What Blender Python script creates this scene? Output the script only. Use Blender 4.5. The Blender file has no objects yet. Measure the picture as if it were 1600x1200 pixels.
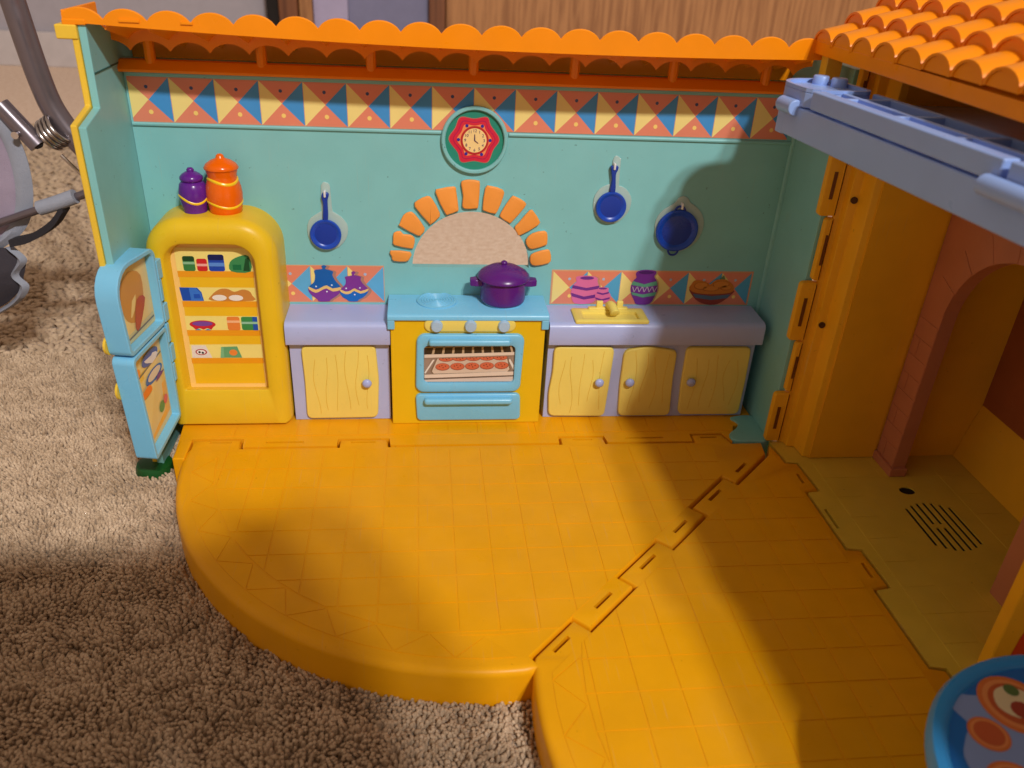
import bpy, bmesh, math, random
import numpy as np
from mathutils import Vector, Matrix
from mathutils.geometry import tessellate_polygon

S = 0.02          # one moulded floor tile of the toy is 2 cm; all lengths below are in tiles
random.seed(7); RNG = np.random.default_rng(7)
SC = bpy.context.scene
COL = SC.collection
PI = math.pi

# ------------------------------------------------------------------ camera
CAMP = (0.132983, -22.372818, 15.064753); YAW, PITCH, ROLL, FPX = 0.126262, 0.510675, 0.0561, 1275.63
cam = bpy.data.cameras.new('camera'); camo = bpy.data.objects.new('camera', cam); COL.objects.link(camo)
_f = Vector((math.sin(YAW)*math.cos(PITCH), math.cos(YAW)*math.cos(PITCH), -math.sin(PITCH)))
_r = Vector((math.cos(YAW), -math.sin(YAW), 0)); _u = _r.cross(_f)
_r2 = _r*math.cos(ROLL)+_u*math.sin(ROLL); _u2 = -_r*math.sin(ROLL)+_u*math.cos(ROLL)
M = Matrix((_r2, _u2, -_f)).transposed().to_4x4(); M.translation = Vector(CAMP)*S
camo.matrix_world = M
cam.sensor_width = 36; cam.lens = FPX/1600*36; cam.clip_start = 0.005; cam.clip_end = 50
cam.dof.use_dof = True; cam.dof.focus_distance = 25.0*S; cam.dof.aperture_fstop = 11
SC.camera = camo

# ------------------------------------------------------------------ light: a room at night, one ceiling fitting with two bulbs
world = bpy.data.worlds.new('World'); SC.world = world; world.use_nodes = True
bg = world.node_tree.nodes['Background']; bg.inputs[0].default_value = (1.0, 0.73, 0.54, 1); bg.inputs[1].default_value = 0.37
for nm, dx, pw in (('ceiling_bulb', 0.29, 160), ('ceiling_bulb', 0.40, 135)):
    l = bpy.data.lights.new(nm, 'POINT'); l.energy = pw; l.color = (1.0, 0.97, 0.93); l.shadow_soft_size = 0.065
    o = bpy.data.objects.new(nm, l); COL.objects.link(o)
    o.location = Vector((3+dx*110, -2-1.0*110, 4+110))*S
SC.view_settings.view_transform = 'Standard'; SC.view_settings.look = 'None'
SC.view_settings.exposure = 0.12; SC.view_settings.gamma = 1; SC.view_settings.use_curve_mapping = False
SC.render.engine = 'CYCLES'; SC.cycles.max_bounces = 6

# ------------------------------------------------------------------ materials
def lin(c):
    return tuple((v/255/12.92 if v/255 <= .04045 else ((v/255+.055)/1.055)**2.4) for v in c)+(1,)
_mats = {}
def mat(name, rgb, rough=.36, var=.05, bump=.05, bscale=900, speck=.0, spec=.45, sss=0.0):
    key = name
    if key in _mats: return _mats[key]
    m = bpy.data.materials.new(name); m.use_nodes = True; nt = m.node_tree; N = nt.nodes; L = nt.links
    b = N['Principled BSDF']; c = lin(rgb)
    tc = N.new('ShaderNodeNewGeometry')
    n1 = N.new('ShaderNodeTexNoise'); n1.inputs['Scale'].default_value = 45; n1.inputs['Detail'].default_value = 5
    L.new(tc.outputs['Position'], n1.inputs['Vector'])
    mr = N.new('ShaderNodeMapRange'); mr.inputs[1].default_value = .3; mr.inputs[2].default_value = .7
    mr.inputs[3].default_value = 1-var; mr.inputs[4].default_value = 1+var
    L.new(n1.outputs['Fac'], mr.inputs[0])
    hs = N.new('ShaderNodeHueSaturation'); hs.inputs['Color'].default_value = c
    L.new(mr.outputs[0], hs.inputs['Value'])
    out = hs.outputs['Color']
    if speck:
        v = N.new('ShaderNodeTexNoise'); v.inputs['Scale'].default_value = 330; v.inputs['Detail'].default_value = 2
        L.new(tc.outputs['Position'], v.inputs['Vector'])
        r2 = N.new('ShaderNodeMapRange'); r2.inputs[1].default_value = .735; r2.inputs[2].default_value = .78
        r2.inputs[3].default_value = 0; r2.inputs[4].default_value = speck
        L.new(v.outputs['Fac'], r2.inputs[0])
        mx = N.new('ShaderNodeMix'); mx.data_type = 'RGBA'; mx.inputs['B'].default_value = (c[0]*.25, c[1]*.22, c[2]*.2, 1)
        L.new(r2.outputs[0], mx.inputs['Factor']); L.new(out, mx.inputs['A']); out = mx.outputs['Result']
    L.new(out, b.inputs['Base Color'])
    n2 = N.new('ShaderNodeTexNoise'); n2.inputs['Scale'].default_value = 70; n2.inputs['Detail'].default_value = 6
    L.new(tc.outputs['Position'], n2.inputs['Vector'])
    r3 = N.new('ShaderNodeMapRange'); r3.inputs[1].default_value = .3; r3.inputs[2].default_value = .7
    r3.inputs[3].default_value = max(.05, rough-.07); r3.inputs[4].default_value = rough+.10
    L.new(n2.outputs['Fac'], r3.inputs[0]); L.new(r3.outputs[0], b.inputs['Roughness'])
    b.inputs['Specular IOR Level'].default_value = spec
    if sss:
        b.inputs['Subsurface Weight'].default_value = sss; b.inputs['Subsurface Radius'].default_value = (1, .6, .3); b.inputs['Subsurface Scale'].default_value = .001
    if speck:
        mp2 = N.new('ShaderNodeMapping'); mp2.inputs['Scale'].default_value = (1500, 30, 30); mp2.inputs['Rotation'].default_value = (.3, .5, .9); L.new(tc.outputs['Position'], mp2.inputs['Vector'])
        ns = N.new('ShaderNodeTexNoise'); ns.inputs['Scale'].default_value = 1; ns.inputs['Detail'].default_value = 1; L.new(mp2.outputs[0], ns.inputs['Vector'])
        rs = N.new('ShaderNodeMapRange'); rs.inputs[1].default_value = .70; rs.inputs[2].default_value = .76; rs.inputs[3].default_value = 0; rs.inputs[4].default_value = .14; L.new(ns.outputs['Fac'], rs.inputs[0])
        nd = N.new('ShaderNodeTexNoise'); nd.inputs['Scale'].default_value = 9; nd.inputs['Detail'].default_value = 7; nd.inputs['Roughness'].default_value = .7; L.new(tc.outputs['Position'], nd.inputs['Vector'])
        rd = N.new('ShaderNodeMapRange'); rd.inputs[1].default_value = .46; rd.inputs[2].default_value = .72; rd.inputs[3].default_value = 0; rd.inputs[4].default_value = .05; L.new(nd.outputs['Fac'], rd.inputs[0])
        ad = N.new('ShaderNodeMath'); ad.operation = 'ADD'; L.new(rs.outputs[0], ad.inputs[0]); L.new(rd.outputs[0], ad.inputs[1])
        a3 = N.new('ShaderNodeMath'); a3.operation = 'ADD'; L.new(r3.outputs[0], a3.inputs[0]); L.new(ad.outputs[0], a3.inputs[1]); L.new(a3.outputs[0], b.inputs['Roughness'])
        md = N.new('ShaderNodeMix'); md.data_type = 'RGBA'; md.inputs['B'].default_value = lin((186, 168, 142)); L.new(ad.outputs[0], md.inputs['Factor']); L.new(out, md.inputs['A']); L.new(md.outputs['Result'], b.inputs['Base Color'])
    if bump:
        n3 = N.new('ShaderNodeTexNoise'); n3.inputs['Scale'].default_value = bscale; n3.inputs['Detail'].default_value = 3
        L.new(tc.outputs['Position'], n3.inputs['Vector'])
        bp = N.new('ShaderNodeBump'); bp.inputs['Strength'].default_value = bump; bp.inputs['Distance'].default_value = .0004
        L.new(n3.outputs['Fac'], bp.inputs['Height']); L.new(bp.outputs[0], b.inputs['Normal'])
        nw = N.new('ShaderNodeTexNoise'); nw.inputs['Scale'].default_value = 22; L.new(tc.outputs['Position'], nw.inputs['Vector'])
        bw = N.new('ShaderNodeBump'); bw.inputs['Strength'].default_value = .12; bw.inputs['Distance'].default_value = .003; L.new(nw.outputs['Fac'], bw.inputs['Height']); L.new(bw.outputs[0], bp.inputs['Normal'])
    _mats[key] = m
    return m
def ink(rgb):                                   # printed sticker ink
    return mat('sticker_ink_%02x%02x%02x' % tuple(rgb), rgb, .38, .03, 0)

TEAL = mat('teal_plastic', (130, 196, 198), .42, .035, .10, 700, speck=.5)
TEALD = mat('teal_plastic_clock', (36, 140, 118), .4)
FLOORY = mat('amber_plastic', (236, 166, 12), .33, .04, .06, 500, speck=.35, spec=.18)
FRIDGEY = mat('yellow_plastic', (230, 190, 36), .33, .03, .05, 600, speck=.4, spec=.28)
STOVEY = mat('stove_yellow_plastic', (230, 186, 22), .42, .03, .08, spec=.25)
DOORY = mat('pale_yellow_plastic', (236, 214, 108), .38, .03, .08, 500, speck=.3, spec=.3)
LAV = mat('lavender_plastic', (174, 184, 230), .34, .03, .05, 600, speck=.45)
SKY = mat('light_blue_plastic', (122, 196, 234), .30, .03, .05, speck=.3)
KNOB = mat('pale_blue_knob', (168, 196, 222), .3)
KNOBL = mat('lavender_knob', (168, 180, 232), .25)
ORANGE = mat('orange_roof_plastic', (248, 146, 12), .34, .04, .05, 500, spec=.25)
BRICKO = mat('orange_brick_paint', (246, 158, 66), .5, .06, .25, 350)
PURP = mat('purple_plastic', (92, 30, 124), .26, .05, .05)
JARP = mat('purple_jar_plastic', (98, 34, 140), .22)
JARO = mat('orange_jar_plastic', (240, 104, 8), .2)
PAINTY = mat('yellow_paint', (250, 205, 30), .3)
BLUE = mat('blue_pan_paint', (22, 72, 186), .3, .05, .04)
BLUED = mat('dark_blue_pan_paint', (24, 58, 160), .32, .05, .04)
CLEAR = mat('grey_green_plate', (166, 194, 190), .3)
WHITE = mat('white_peg', (225, 225, 228), .35)
BALC = mat('blue_balcony_plastic', (148, 178, 238), .33, .03, .06)
H2Y = mat('mustard_plastic', (238, 178, 34), .4, .04, .06, speck=.3, spec=.2)
H2F = mat('mustard_floor_plastic', (220, 188, 64), .42, .06, .1, speck=.4, spec=.2)
H2R = mat('brick_red_plastic', (160, 88, 48), .45, .06, .1)
ARCHP = mat('terracotta_arch_plastic', (188, 120, 86), .45, .06, .1)
GREENB = mat('green_bush_plastic', (16, 78, 30), .4)
YRIM = mat('yellow_shell_plastic', (238, 198, 60), .4)
TABLEB = mat('blue_table_plastic', (56, 152, 222), .3)
METAL = mat('grey_painted_tube', (120, 112, 120), .32, .05, .05, spec=.8)
METAL.node_tree.nodes['Principled BSDF'].inputs['Metallic'].default_value = .7
CHROME = mat('chrome_steel', (190, 186, 186), .18, .03, 0)
CHROME.node_tree.nodes['Principled BSDF'].inputs['Metallic'].default_value = 1
BAND = mat('grey_webbing', (150, 156, 172), .8, .1, .9, 1400)
MESHF = mat('mauve_mesh_fabric', (158, 146, 168), .85, .12, .9, 1600)
DARKF = mat('dark_fabric', (44, 42, 48), .9, .1, .5)

# ------------------------------------------------------------------ mesh helpers (coordinates in tiles, world space)
ORG = {}
def thing(name, base, label, cat, group=None, kind=None):
    o = bpy.data.objects.new(name, None); COL.objects.link(o); o.empty_display_size = .01
    o.location = Vector(base)*S; ORG[o] = Vector(base); tag(o, label, cat, group, kind); return o
def tag(o, label=None, cat=None, group=None, kind=None):
    if label: o['label'] = label
    if cat: o['category'] = cat
    if group: o['group'] = group
    if kind: o['kind'] = kind
    return o
def mesh(name, V, F, mats, parent=None, smooth=35, mi=None, bev=0, seg=2):
    V = np.asarray(V, dtype=float)
    lo, hi = V.min(0), V.max(0); c = Vector(((lo[0]+hi[0])/2, (lo[1]+hi[1])/2, lo[2]))
    me = bpy.data.meshes.new(name)
    me.from_pydata([tuple(x) for x in (V-np.array(c))*S], [], [tuple(f) for f in F])
    if not isinstance(mats, (list, tuple)): mats = [mats]
    for m in mats: me.materials.append(m)
    if mi is not None: me.polygons.foreach_set('material_index', mi)
    bm = bmesh.new(); bm.from_mesh(me); bmesh.ops.recalc_face_normals(bm, faces=bm.faces); bm.to_mesh(me); bm.free()
    if smooth:
        me.polygons.foreach_set('use_smooth', [True]*len(me.polygons)); me.set_sharp_from_angle(angle=math.radians(smooth))
    o = bpy.data.objects.new(name, me); COL.objects.link(o)
    ORG[o] = c
    if parent is not None:
        o.parent = parent; o.location = (c-ORG[parent])*S
    else: o.location = c*S
    if bev:
        b = o.modifiers.new('bevel', 'BEVEL'); b.width = bev*S; b.segments = seg; b.limit_method = 'ANGLE'; b.angle_limit = math.radians(40); b.harden_normals = True
    return o
def inst(src, name, base, parent):              # another object on the same mesh data
    o = bpy.data.objects.new(name, src.data); COL.objects.link(o); o.parent = parent
    ORG[o] = Vector(base); o.location = (Vector(base)-ORG[parent])*S; return o
def mp(ax, a, b, h):
    return (a, h, b) if ax == 'y' else ((a, b, h) if ax == 'z' else (h, a, b))
def prism(poly, h0, h1, ax='y', holes=()):
    """outline (a,b) extruded along an axis from h0 to h1, with holes"""
    loops = [list(poly)]+[list(h) for h in holes]; V = []; F = []; idx = []
    for lp in loops:
        s = len(V); n = len(lp); V += [mp(ax, a, b, h0) for a, b in lp]+[mp(ax, a, b, h1) for a, b in lp]; idx.append((s, n))
        F += [(s+i, s+(i+1) % n, s+n+(i+1) % n, s+n+i) for i in range(n)]
    if not holes:
        s, n = idx[0]; F += [tuple(range(s, s+n)), tuple(range(s+n, s+2*n))[::-1]]
    else:
        flat = [i for s, n in idx for i in range(s, s+n)]; off = [n for s, n in idx for _ in range(n)]
        for t in tessellate_polygon([[Vector((a, b, 0)) for a, b in lp] for lp in loops]):
            F.append(tuple(flat[i] for i in t)); F.append(tuple(flat[i]+off[i] for i in t[::-1]))
    return V, F
def box(x0, x1, y0, y1, z0, z1): return prism([(x0, y0), (x1, y0), (x1, y1), (x0, y1)], z0, z1, 'z')
def join(*parts):
    V = []; F = []
    for v, f in parts:
        s = len(V); V += list(v); F += [tuple(i+s for i in q) for q in f]
    return V, F
def rrect(x0, x1, z0, z1, r, n=6, rs=None):
    rs = rs or (r, r, r, r); P = []                      # bl, br, tr, tl
    for (cx, cz, a, q) in ((x0, z0, PI, rs[0]), (x1, z0, 1.5*PI, rs[1]), (x1, z1, 0, rs[2]), (x0, z1, .5*PI, rs[3])):
        ox = cx+q if cx == x0 else cx-q; oz = cz+q if cz == z0 else cz-q
        P += [(ox+q*math.cos(a+.5*PI*i/n), oz+q*math.sin(a+.5*PI*i/n)) for i in range(n+1)]
    return P
def circ(cx, cz, r, n=24, rz=None, a0=0): return [(cx+r*math.cos(a0+2*PI*i/n), cz+(rz or r)*math.sin(a0+2*PI*i/n)) for i in range(n)]
def spl(P, k=4):                                         # closed Catmull-Rom through the points
    n = len(P); R = []
    for i in range(n):
        a, b, c, d = (np.array(P[(i+j-1) % n]) for j in range(4))
        for t in np.arange(k)/k:
            R.append(tuple(.5*((2*b)+(-a+c)*t+(2*a-5*b+4*c-d)*t*t+(-a+3*b-3*c+d)*t**3)))
    return R
def fillet(P, r, n=4):                                   # polygon with rounded corners
    R = []; m = len(P)
    for i in range(m):
        a, b, c = (np.array(P[(i+j-1) % m], float) for j in range(3)); u = a-b; v = c-b; lu = np.linalg.norm(u); lv = np.linalg.norm(v); u = u/lu; v = v/lv
        d = min(r, .45*lu, .45*lv); p0 = b+u*d; p2 = b+v*d
        for t in np.linspace(0, 1, n+1): R.append(tuple((1-t)**2*p0+2*t*(1-t)*b+t*t*p2))
    return R
def inset(P, d):
    n = len(P); c = np.mean(np.array(P), 0); R = []
    A = sum(P[i][0]*P[(i+1) % n][1]-P[(i+1) % n][0]*P[i][1] for i in range(n)); sg = 1 if A > 0 else -1
    for i in range(n):
        p0, p1, p2 = (np.array(P[(i+j) % n]) for j in (-1, 0, 1))
        e1 = p1-p0; e2 = p2-p1; e1 = e1/(np.linalg.norm(e1)+1e-9); e2 = e2/(np.linalg.norm(e2)+1e-9)
        nn = np.array([-(e1[1]+e2[1]), e1[0]+e2[0]])*sg; nn = nn/(np.linalg.norm(nn)+1e-9)
        R.append(tuple(p1+nn*d))
    return R
def loft(rings, cap0=True, cap1=True):
    n = len(rings[0]); V = [p for r in rings for p in r]; F = []
    for k in range(len(rings)-1):
        F += [(k*n+i, k*n+(i+1) % n, (k+1)*n+(i+1) % n, (k+1)*n+i) for i in range(n)]
    if cap0: F.append(tuple(range(n))[::-1])
    if cap1: F.append(tuple(range((len(rings)-1)*n, len(rings)*n)))
    return V, F
def pillow(P, h0, h1, r, ax='y', k=4):
    """outline P from h0 (back) to h1 (front) with a rounded front edge of radius r"""
    sg = 1 if h1 > h0 else -1; rings = [[mp(ax, a, b, h0) for a, b in P]]
    for i in range(k+1):
        t = .5*PI*i/k; Q = inset(P, r*(1-math.cos(t))) if i else P
        rings.append([mp(ax, a, b, h1-sg*r*(1-math.sin(t))) for a, b in Q])
    return loft(rings)
def lathe(prof, cx, cy, n=36, sx=1):
    V = []; F = []
    for r, z in prof: V += [(cx+r*sx*math.cos(2*PI*i/n), cy+r*math.sin(2*PI*i/n), z) for i in range(n)]
    for k in range(len(prof)-1): F += [(k*n+i, k*n+(i+1) % n, (k+1)*n+(i+1) % n, (k+1)*n+i) for i in range(n)]
    F += [tuple(range(n))[::-1], tuple(range((len(prof)-1)*n, len(prof)*n))]
    return V, F
def lathe_y(prof, cx, cz, n=28):                         # profile (r, y)
    V, F = lathe(prof, 0, 0, n); return [(cx+x, z, cz+y) for x, y, z in V], F
def tube(P, r, n=12, closed=False):
    P = [Vector(p) for p in P]; rs = r if isinstance(r, (list, tuple)) else [r]*len(P); V = []; F = []
    up = Vector((.13, .21, .97)); 
    for i, p in enumerate(P):
        t = (P[min(i+1, len(P)-1)]-P[max(i-1, 0)]).normalized(); a = t.cross(up).normalized(); b = a.cross(t)
        V += [tuple(p+(a*math.cos(2*PI*j/n)+b*math.sin(2*PI*j/n))*rs[i]) for j in range(n)]
    for k in range(len(P)-1): F += [(k*n+i, k*n+(i+1) % n, (k+1)*n+(i+1) % n, (k+1)*n+i) for i in range(n)]
    F += [tuple(range(n))[::-1], tuple(range((len(P)-1)*n, len(P)*n))]
    return V, F
def curve3(P, k=8):                                      # open Catmull-Rom
    P = [np.array(p, float) for p in P]; P = [2*P[0]-P[1]]+P+[2*P[-1]-P[-2]]; R = []
    for i in range(1, len(P)-2):
        a, b, c, d = P[i-1:i+3]
        for t in np.arange(k)/k: R.append(tuple(.5*((2*b)+(-a+c)*t+(2*a-5*b+4*c-d)*t*t+(-a+3*b-3*c+d)*t**3)))
    R.append(tuple(P[-2])); return R
class Print:
    """a flat printed sticker: coloured shapes laid over each other on one plane, `up` is the outward step per layer"""
    def __init__(s, fmap): s.V = []; s.F = []; s.mi = []; s.m = []; s.f = fmap
    def add(s, P, rgb, layer):
        m = ink(rgb)
        if m not in s.m: s.m.append(m)
        k = len(s.V); s.V += [s.f(a, b, layer) for a, b in P]; s.F.append(tuple(range(k, k+len(P)))); s.mi.append(s.m.index(m)); return s
    def build(s, name, parent): 
        V = np.asarray(s.V, float); c = V.mean(0); me = bpy.data.meshes.new(name); me.from_pydata([tuple(x) for x in (V-c)*S], [], s.F)
        for m in s.m: me.materials.append(m)
        me.polygons.foreach_set('material_index', s.mi)
        o = bpy.data.objects.new(name, me); COL.objects.link(o); o.parent = parent; ORG[o] = Vector(c); o.location = (Vector(c)-ORG[parent])*S; return o
def clip(P, fn):                                         # keep fn(p)>=0 side, fn linear or nearly so
    R = []
    for i in range(len(P)):
        a, b = P[i], P[(i+1) % len(P)]; fa, fb = fn(a), fn(b)
        if fa >= 0: R.append(a)
        if (fa >= 0) != (fb >= 0):
            lo, hi = 0., 1.
            for _ in range(24):
                m = (lo+hi)/2; q = (a[0]+(b[0]-a[0])*m, a[1]+(b[1]-a[1])*m)
                if (fn(q) >= 0) == (fa >= 0): lo = m
                else: hi = m
            R.append((a[0]+(b[0]-a[0])*lo, a[1]+(b[1]-a[1])*lo))
    return R
def area(P): return abs(sum(P[i][0]*P[(i+1) % len(P)][1]-P[(i+1) % len(P)][0]*P[i][1] for i in range(len(P))))/2

# ================================================================== SETTING: carpet, room wall
CZ = -1.22
def carpet_material():
    m = bpy.data.materials.new('beige_carpet'); m.use_nodes = True; nt = m.node_tree; N = nt.nodes; L = nt.links; b = N['Principled BSDF']
    tc = N.new('ShaderNodeTexCoord'); n1 = N.new('ShaderNodeTexNoise'); n1.inputs['Scale'].default_value = 130; n1.inputs['Detail'].default_value = 6
    L.new(tc.outputs['Object'], n1.inputs['Vector'])
    cr = N.new('ShaderNodeValToRGB'); cr.color_ramp.elements[0].position = .3; cr.color_ramp.elements[0].color = lin((222, 194, 170)); cr.color_ramp.elements[1].position = .7; cr.color_ramp.elements[1].color = lin((240, 218, 198))
    L.new(n1.outputs['Fac'], cr.inputs[0]); L.new(cr.outputs[0], b.inputs['Base Color']); b.inputs['Roughness'].default_value = 1; b.inputs['Specular IOR Level'].default_value = .1
    n3 = N.new('ShaderNodeTexNoise'); n3.inputs['Scale'].default_value = 260; n3.inputs['Detail'].default_value = 5; L.new(tc.outputs['Object'], n3.inputs['Vector'])
    bp = N.new('ShaderNodeBump'); bp.inputs['Strength'].default_value = .5; bp.inputs['Distance'].default_value = .004; L.new(n3.outputs['Fac'], bp.inputs['Height']); L.new(bp.outputs[0], b.inputs['Normal'])
    return m
def pile_material():
    m = bpy.data.materials.new('beige_carpet_yarn'); m.use_nodes = True; nt = m.node_tree; N = nt.nodes; L = nt.links; b = N['Principled BSDF']
    a = N.new('ShaderNodeAttribute'); a.attribute_name = 'tint'; cr = N.new('ShaderNodeValToRGB')
    cr.color_ramp.elements[0].color = lin((168, 142, 114)); cr.color_ramp.elements[1].color = lin((220, 196, 168))
    L.new(a.outputs['Fac'], cr.inputs[0]); L.new(cr.outputs[0], b.inputs['Base Color']); b.inputs['Roughness'].default_value = .85; b.inputs['Specular IOR Level'].default_value = .15
    b.inputs['Sheen Weight'].default_value = .15
    return m
g = mesh('carpet', [(-160, -120, CZ), (160, -120, CZ), (160, 84, CZ), (-160, 84, CZ)], [(0, 1, 2, 3)], carpet_material(), smooth=0)
tag(g, kind='structure', label='beige cut-pile carpet under the toy house')
def smooth_noise(x, y, sc, seed):
    rg = np.random.default_rng(seed); T = rg.random((256, 256)); x = x/sc; y = y/sc; i = np.floor(x).astype(int); j = np.floor(y).astype(int); fx = x-i; fy = y-j
    fx = fx*fx*(3-2*fx); fy = fy*fy*(3-2*fy); g = lambda a, b: T[a % 256, b % 256]
    return (g(i, j)*(1-fx)+g(i+1, j)*fx)*(1-fy)+(g(i, j+1)*(1-fx)+g(i+1, j+1)*fx)*fy
def pile(regions):
    P = []; R = []
    for (x0, x1, y0, y1, sp) in regions:
        X, Y = np.meshgrid(np.arange(x0, x1, sp), np.arange(y0, y1, sp)); n = X.size
        P.append(np.stack([X.ravel()+RNG.uniform(-.5, .5, n)*sp, Y.ravel()+RNG.uniform(-.5, .5, n)*sp], 1)); R.append(np.full(n, sp))
    P = np.concatenate(P); R = np.concatenate(R); x, y = P.T
    d1 = np.hypot(x-1.85, y+.05); d2 = np.hypot(x-11.87, y+10.07)
    inside = ((d1 < 9.0) & (y < 1)) | ((d2 < 9.0)) | ((x > -7.7) & (y > -.3) & (y < 3.5)) | ((x > 3.5) & (y < 3))
    P = P[~inside]; R = R[~inside]; x, y = P.T; n = len(P)
    big = smooth_noise(x, y, .9, 3); mid = smooth_noise(x, y, .38, 4); ang = smooth_noise(x, y, 1.3, 5)*4*PI+RNG.normal(0, .7, n)
    clump = np.clip((mid-.18)*1.7, 0, 1)
    crev = np.clip(np.abs(smooth_noise(x, y, .62, 6)-.5)/.10, 0, 1); H = .07+.13*crev+.05*clump+.05*big+RNG.uniform(-.015, .02, n)+.25*(R-.1); rad = R*(.64+.28*RNG.random(n)); lean = R*RNG.uniform(.2, 1.3, n)
    tw = RNG.uniform(0, 2*PI, n); lev = [(0., 1., 0.), (.55, 1.0, .35), (.9, .72, .85)]
    V = np.zeros((n, 13, 3)); dx = np.cos(ang); dy = np.sin(ang)
    for k, (hz, rr, ln) in enumerate(lev):
        for j in range(4):
            a = tw+j*PI/2+k*.5
            V[:, k*4+j] = np.stack([x+dx*lean*ln+np.cos(a)*rad*rr, y+dy*lean*ln+np.sin(a)*rad*rr, CZ-.02+H*hz], 1)
    V[:, 12] = np.stack([x+dx*lean*1.05, y+dy*lean*1.05, CZ+H], 1)
    T = []
    for k in range(2):
        for j in range(4):
            a, b, c, d = k*4+j, k*4+(j+1) % 4, k*4+4+(j+1) % 4, k*4+4+j; T += [(a, b, c), (a, c, d)]
    for j in range(4): T.append((8+j, 8+(j+1) % 4, 12))
    T = np.array(T); F = (np.arange(n)[:, None, None]*13+T[None]).reshape(-1, 3)
    me = bpy.data.meshes.new('carpet_pile'); VV = (V.reshape(-1, 3)*S).astype(np.float32)
    me.vertices.add(len(VV)); me.vertices.foreach_set('co', VV.ravel())
    me.loops.add(F.size); me.loops.foreach_set('vertex_index', F.ravel().astype(np.int32))
    me.polygons.add(len(F)); me.polygons.foreach_set('loop_start', np.arange(0, F.size, 3, dtype=np.int32))
    me.polygons.foreach_set('use_smooth', np.ones(len(F), bool))
    t = np.clip(.5+np.where(y > 9, .3, .55)*(smooth_noise(x, y, .5, 9)-.5)+RNG.normal(0, 1, n)*np.where(y > 9, .06, .16), 0, 1)
    at = me.attributes.new('tint', 'FLOAT', 'POINT'); at.data.foreach_set('value', np.repeat(t, 13).astype(np.float32))
    me.update(calc_edges=True); me.validate(); me.materials.append(pile_material())
    o = bpy.data.objects.new('carpet_pile', me); COL.objects.link(o)
    tag(o, 'tufted beige carpet pile around the yellow toy floors', 'carpet pile', kind='stuff')
pile([(-21, 3.6, -15, 9, .092), (-30, -8, 9, 26, .26), (-42, -14, 26, 50, .42)])

# room wall far behind the toy, with a wooden door and its frame
WALLG = mat('grey_white_wall_paint', (170, 166, 176), .8, .04, .2, 60)
WALLB = mat('blue_grey_wall_paint', (128, 130, 162), .8, .04, .2, 60)
def wood(name, c0, c1, sc):
    m = bpy.data.materials.new(name); m.use_nodes = True; nt = m.node_tree; N = nt.nodes; L = nt.links; b = N['Principled BSDF']
    tc = N.new('ShaderNodeTexCoord'); mpg = N.new('ShaderNodeMapping'); mpg.inputs['Scale'].default_value = (sc, sc, sc*.05); L.new(tc.outputs['Object'], mpg.inputs['Vector'])
    n1 = N.new('ShaderNodeTexNoise'); n1.inputs['Scale'].default_value = 6; n1.inputs['Detail'].default_value = 8; n1.inputs['Distortion'].default_value = .6; L.new(mpg.outputs[0], n1.inputs['Vector'])
    cr = N.new('ShaderNodeValToRGB'); cr.color_ramp.elements[0].position = .38; cr.color_ramp.elements[0].color = lin(c0); cr.color_ramp.elements[1].position = .6; cr.color_ramp.elements[1].color = lin(c1)
    L.new(n1.outputs['Fac'], cr.inputs[0]); L.new(cr.outputs[0], b.inputs['Base Color']); b.inputs['Roughness'].default_value = .45
    return m
OAK = wood('oak_veneer', (150, 102, 62), (184, 132, 84), 22); OAKD = wood('dark_oak_trim', (96, 56, 34), (128, 80, 50), 9)
w = mesh('wall', *box(-160, 160, 80, 84, CZ, 60), WALLG, smooth=0); tag(w, kind='structure', label='pale grey room wall far behind the toy house')
bb = mesh('baseboard', *box(-60, -19, 79.2, 79.98, CZ, 2.4), mat('white_trim_paint', (196, 190, 192), .5), smooth=0, bev=.1); tag(bb, 'white baseboard along the foot of the room wall', 'baseboard')
dr = thing('wooden_door', (25, 79, CZ), 'wide oak door with vertical grain behind the orange roof', 'door')
mesh('door_panel', *box(3.1, 60, 78.6, 79.9, CZ+.3, 40), OAK, dr, smooth=0, bev=.1)
mesh('door_stile', *box(1.2, 3.0, 78.2, 79.9, CZ, 40), OAKD, dr, smooth=0, bev=.1)
dw = thing('doorway', (-4, 79, CZ), 'blue-grey doorway recess between the oak door and brown jamb', 'doorway')
mesh('panel', *box(-7.8, 1.15, 79.3, 79.95, CZ, 40), WALLB, dw, smooth=0)
mesh('lilac_panel', *box(-11.6, -7.85, 79.1, 79.95, CZ, 40), mat('pale_lilac_paint', (176, 170, 204), .7), dw, smooth=0)  # pale lilac strip left of the blue-grey panel
jb = thing('door_jamb', (-14, 78.6, CZ), 'brown wooden door jamb left of the blue-grey doorway', 'door jamb')
mesh('casing', *box(-15.2, -13.2, 77.6, 79.95, CZ, 40), OAKD, jb, smooth=0, bev=.15)
mesh('stop', *box(-13.1, -11.7, 78.4, 79.95, CZ, 40), OAK, jb, smooth=0, bev=.1)
mesh('edge', *box(-16.6, -15.3, 78.2, 79.95, CZ, 40), mat('black_gap', (26, 20, 18), .8), jb, smooth=0)

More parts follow.
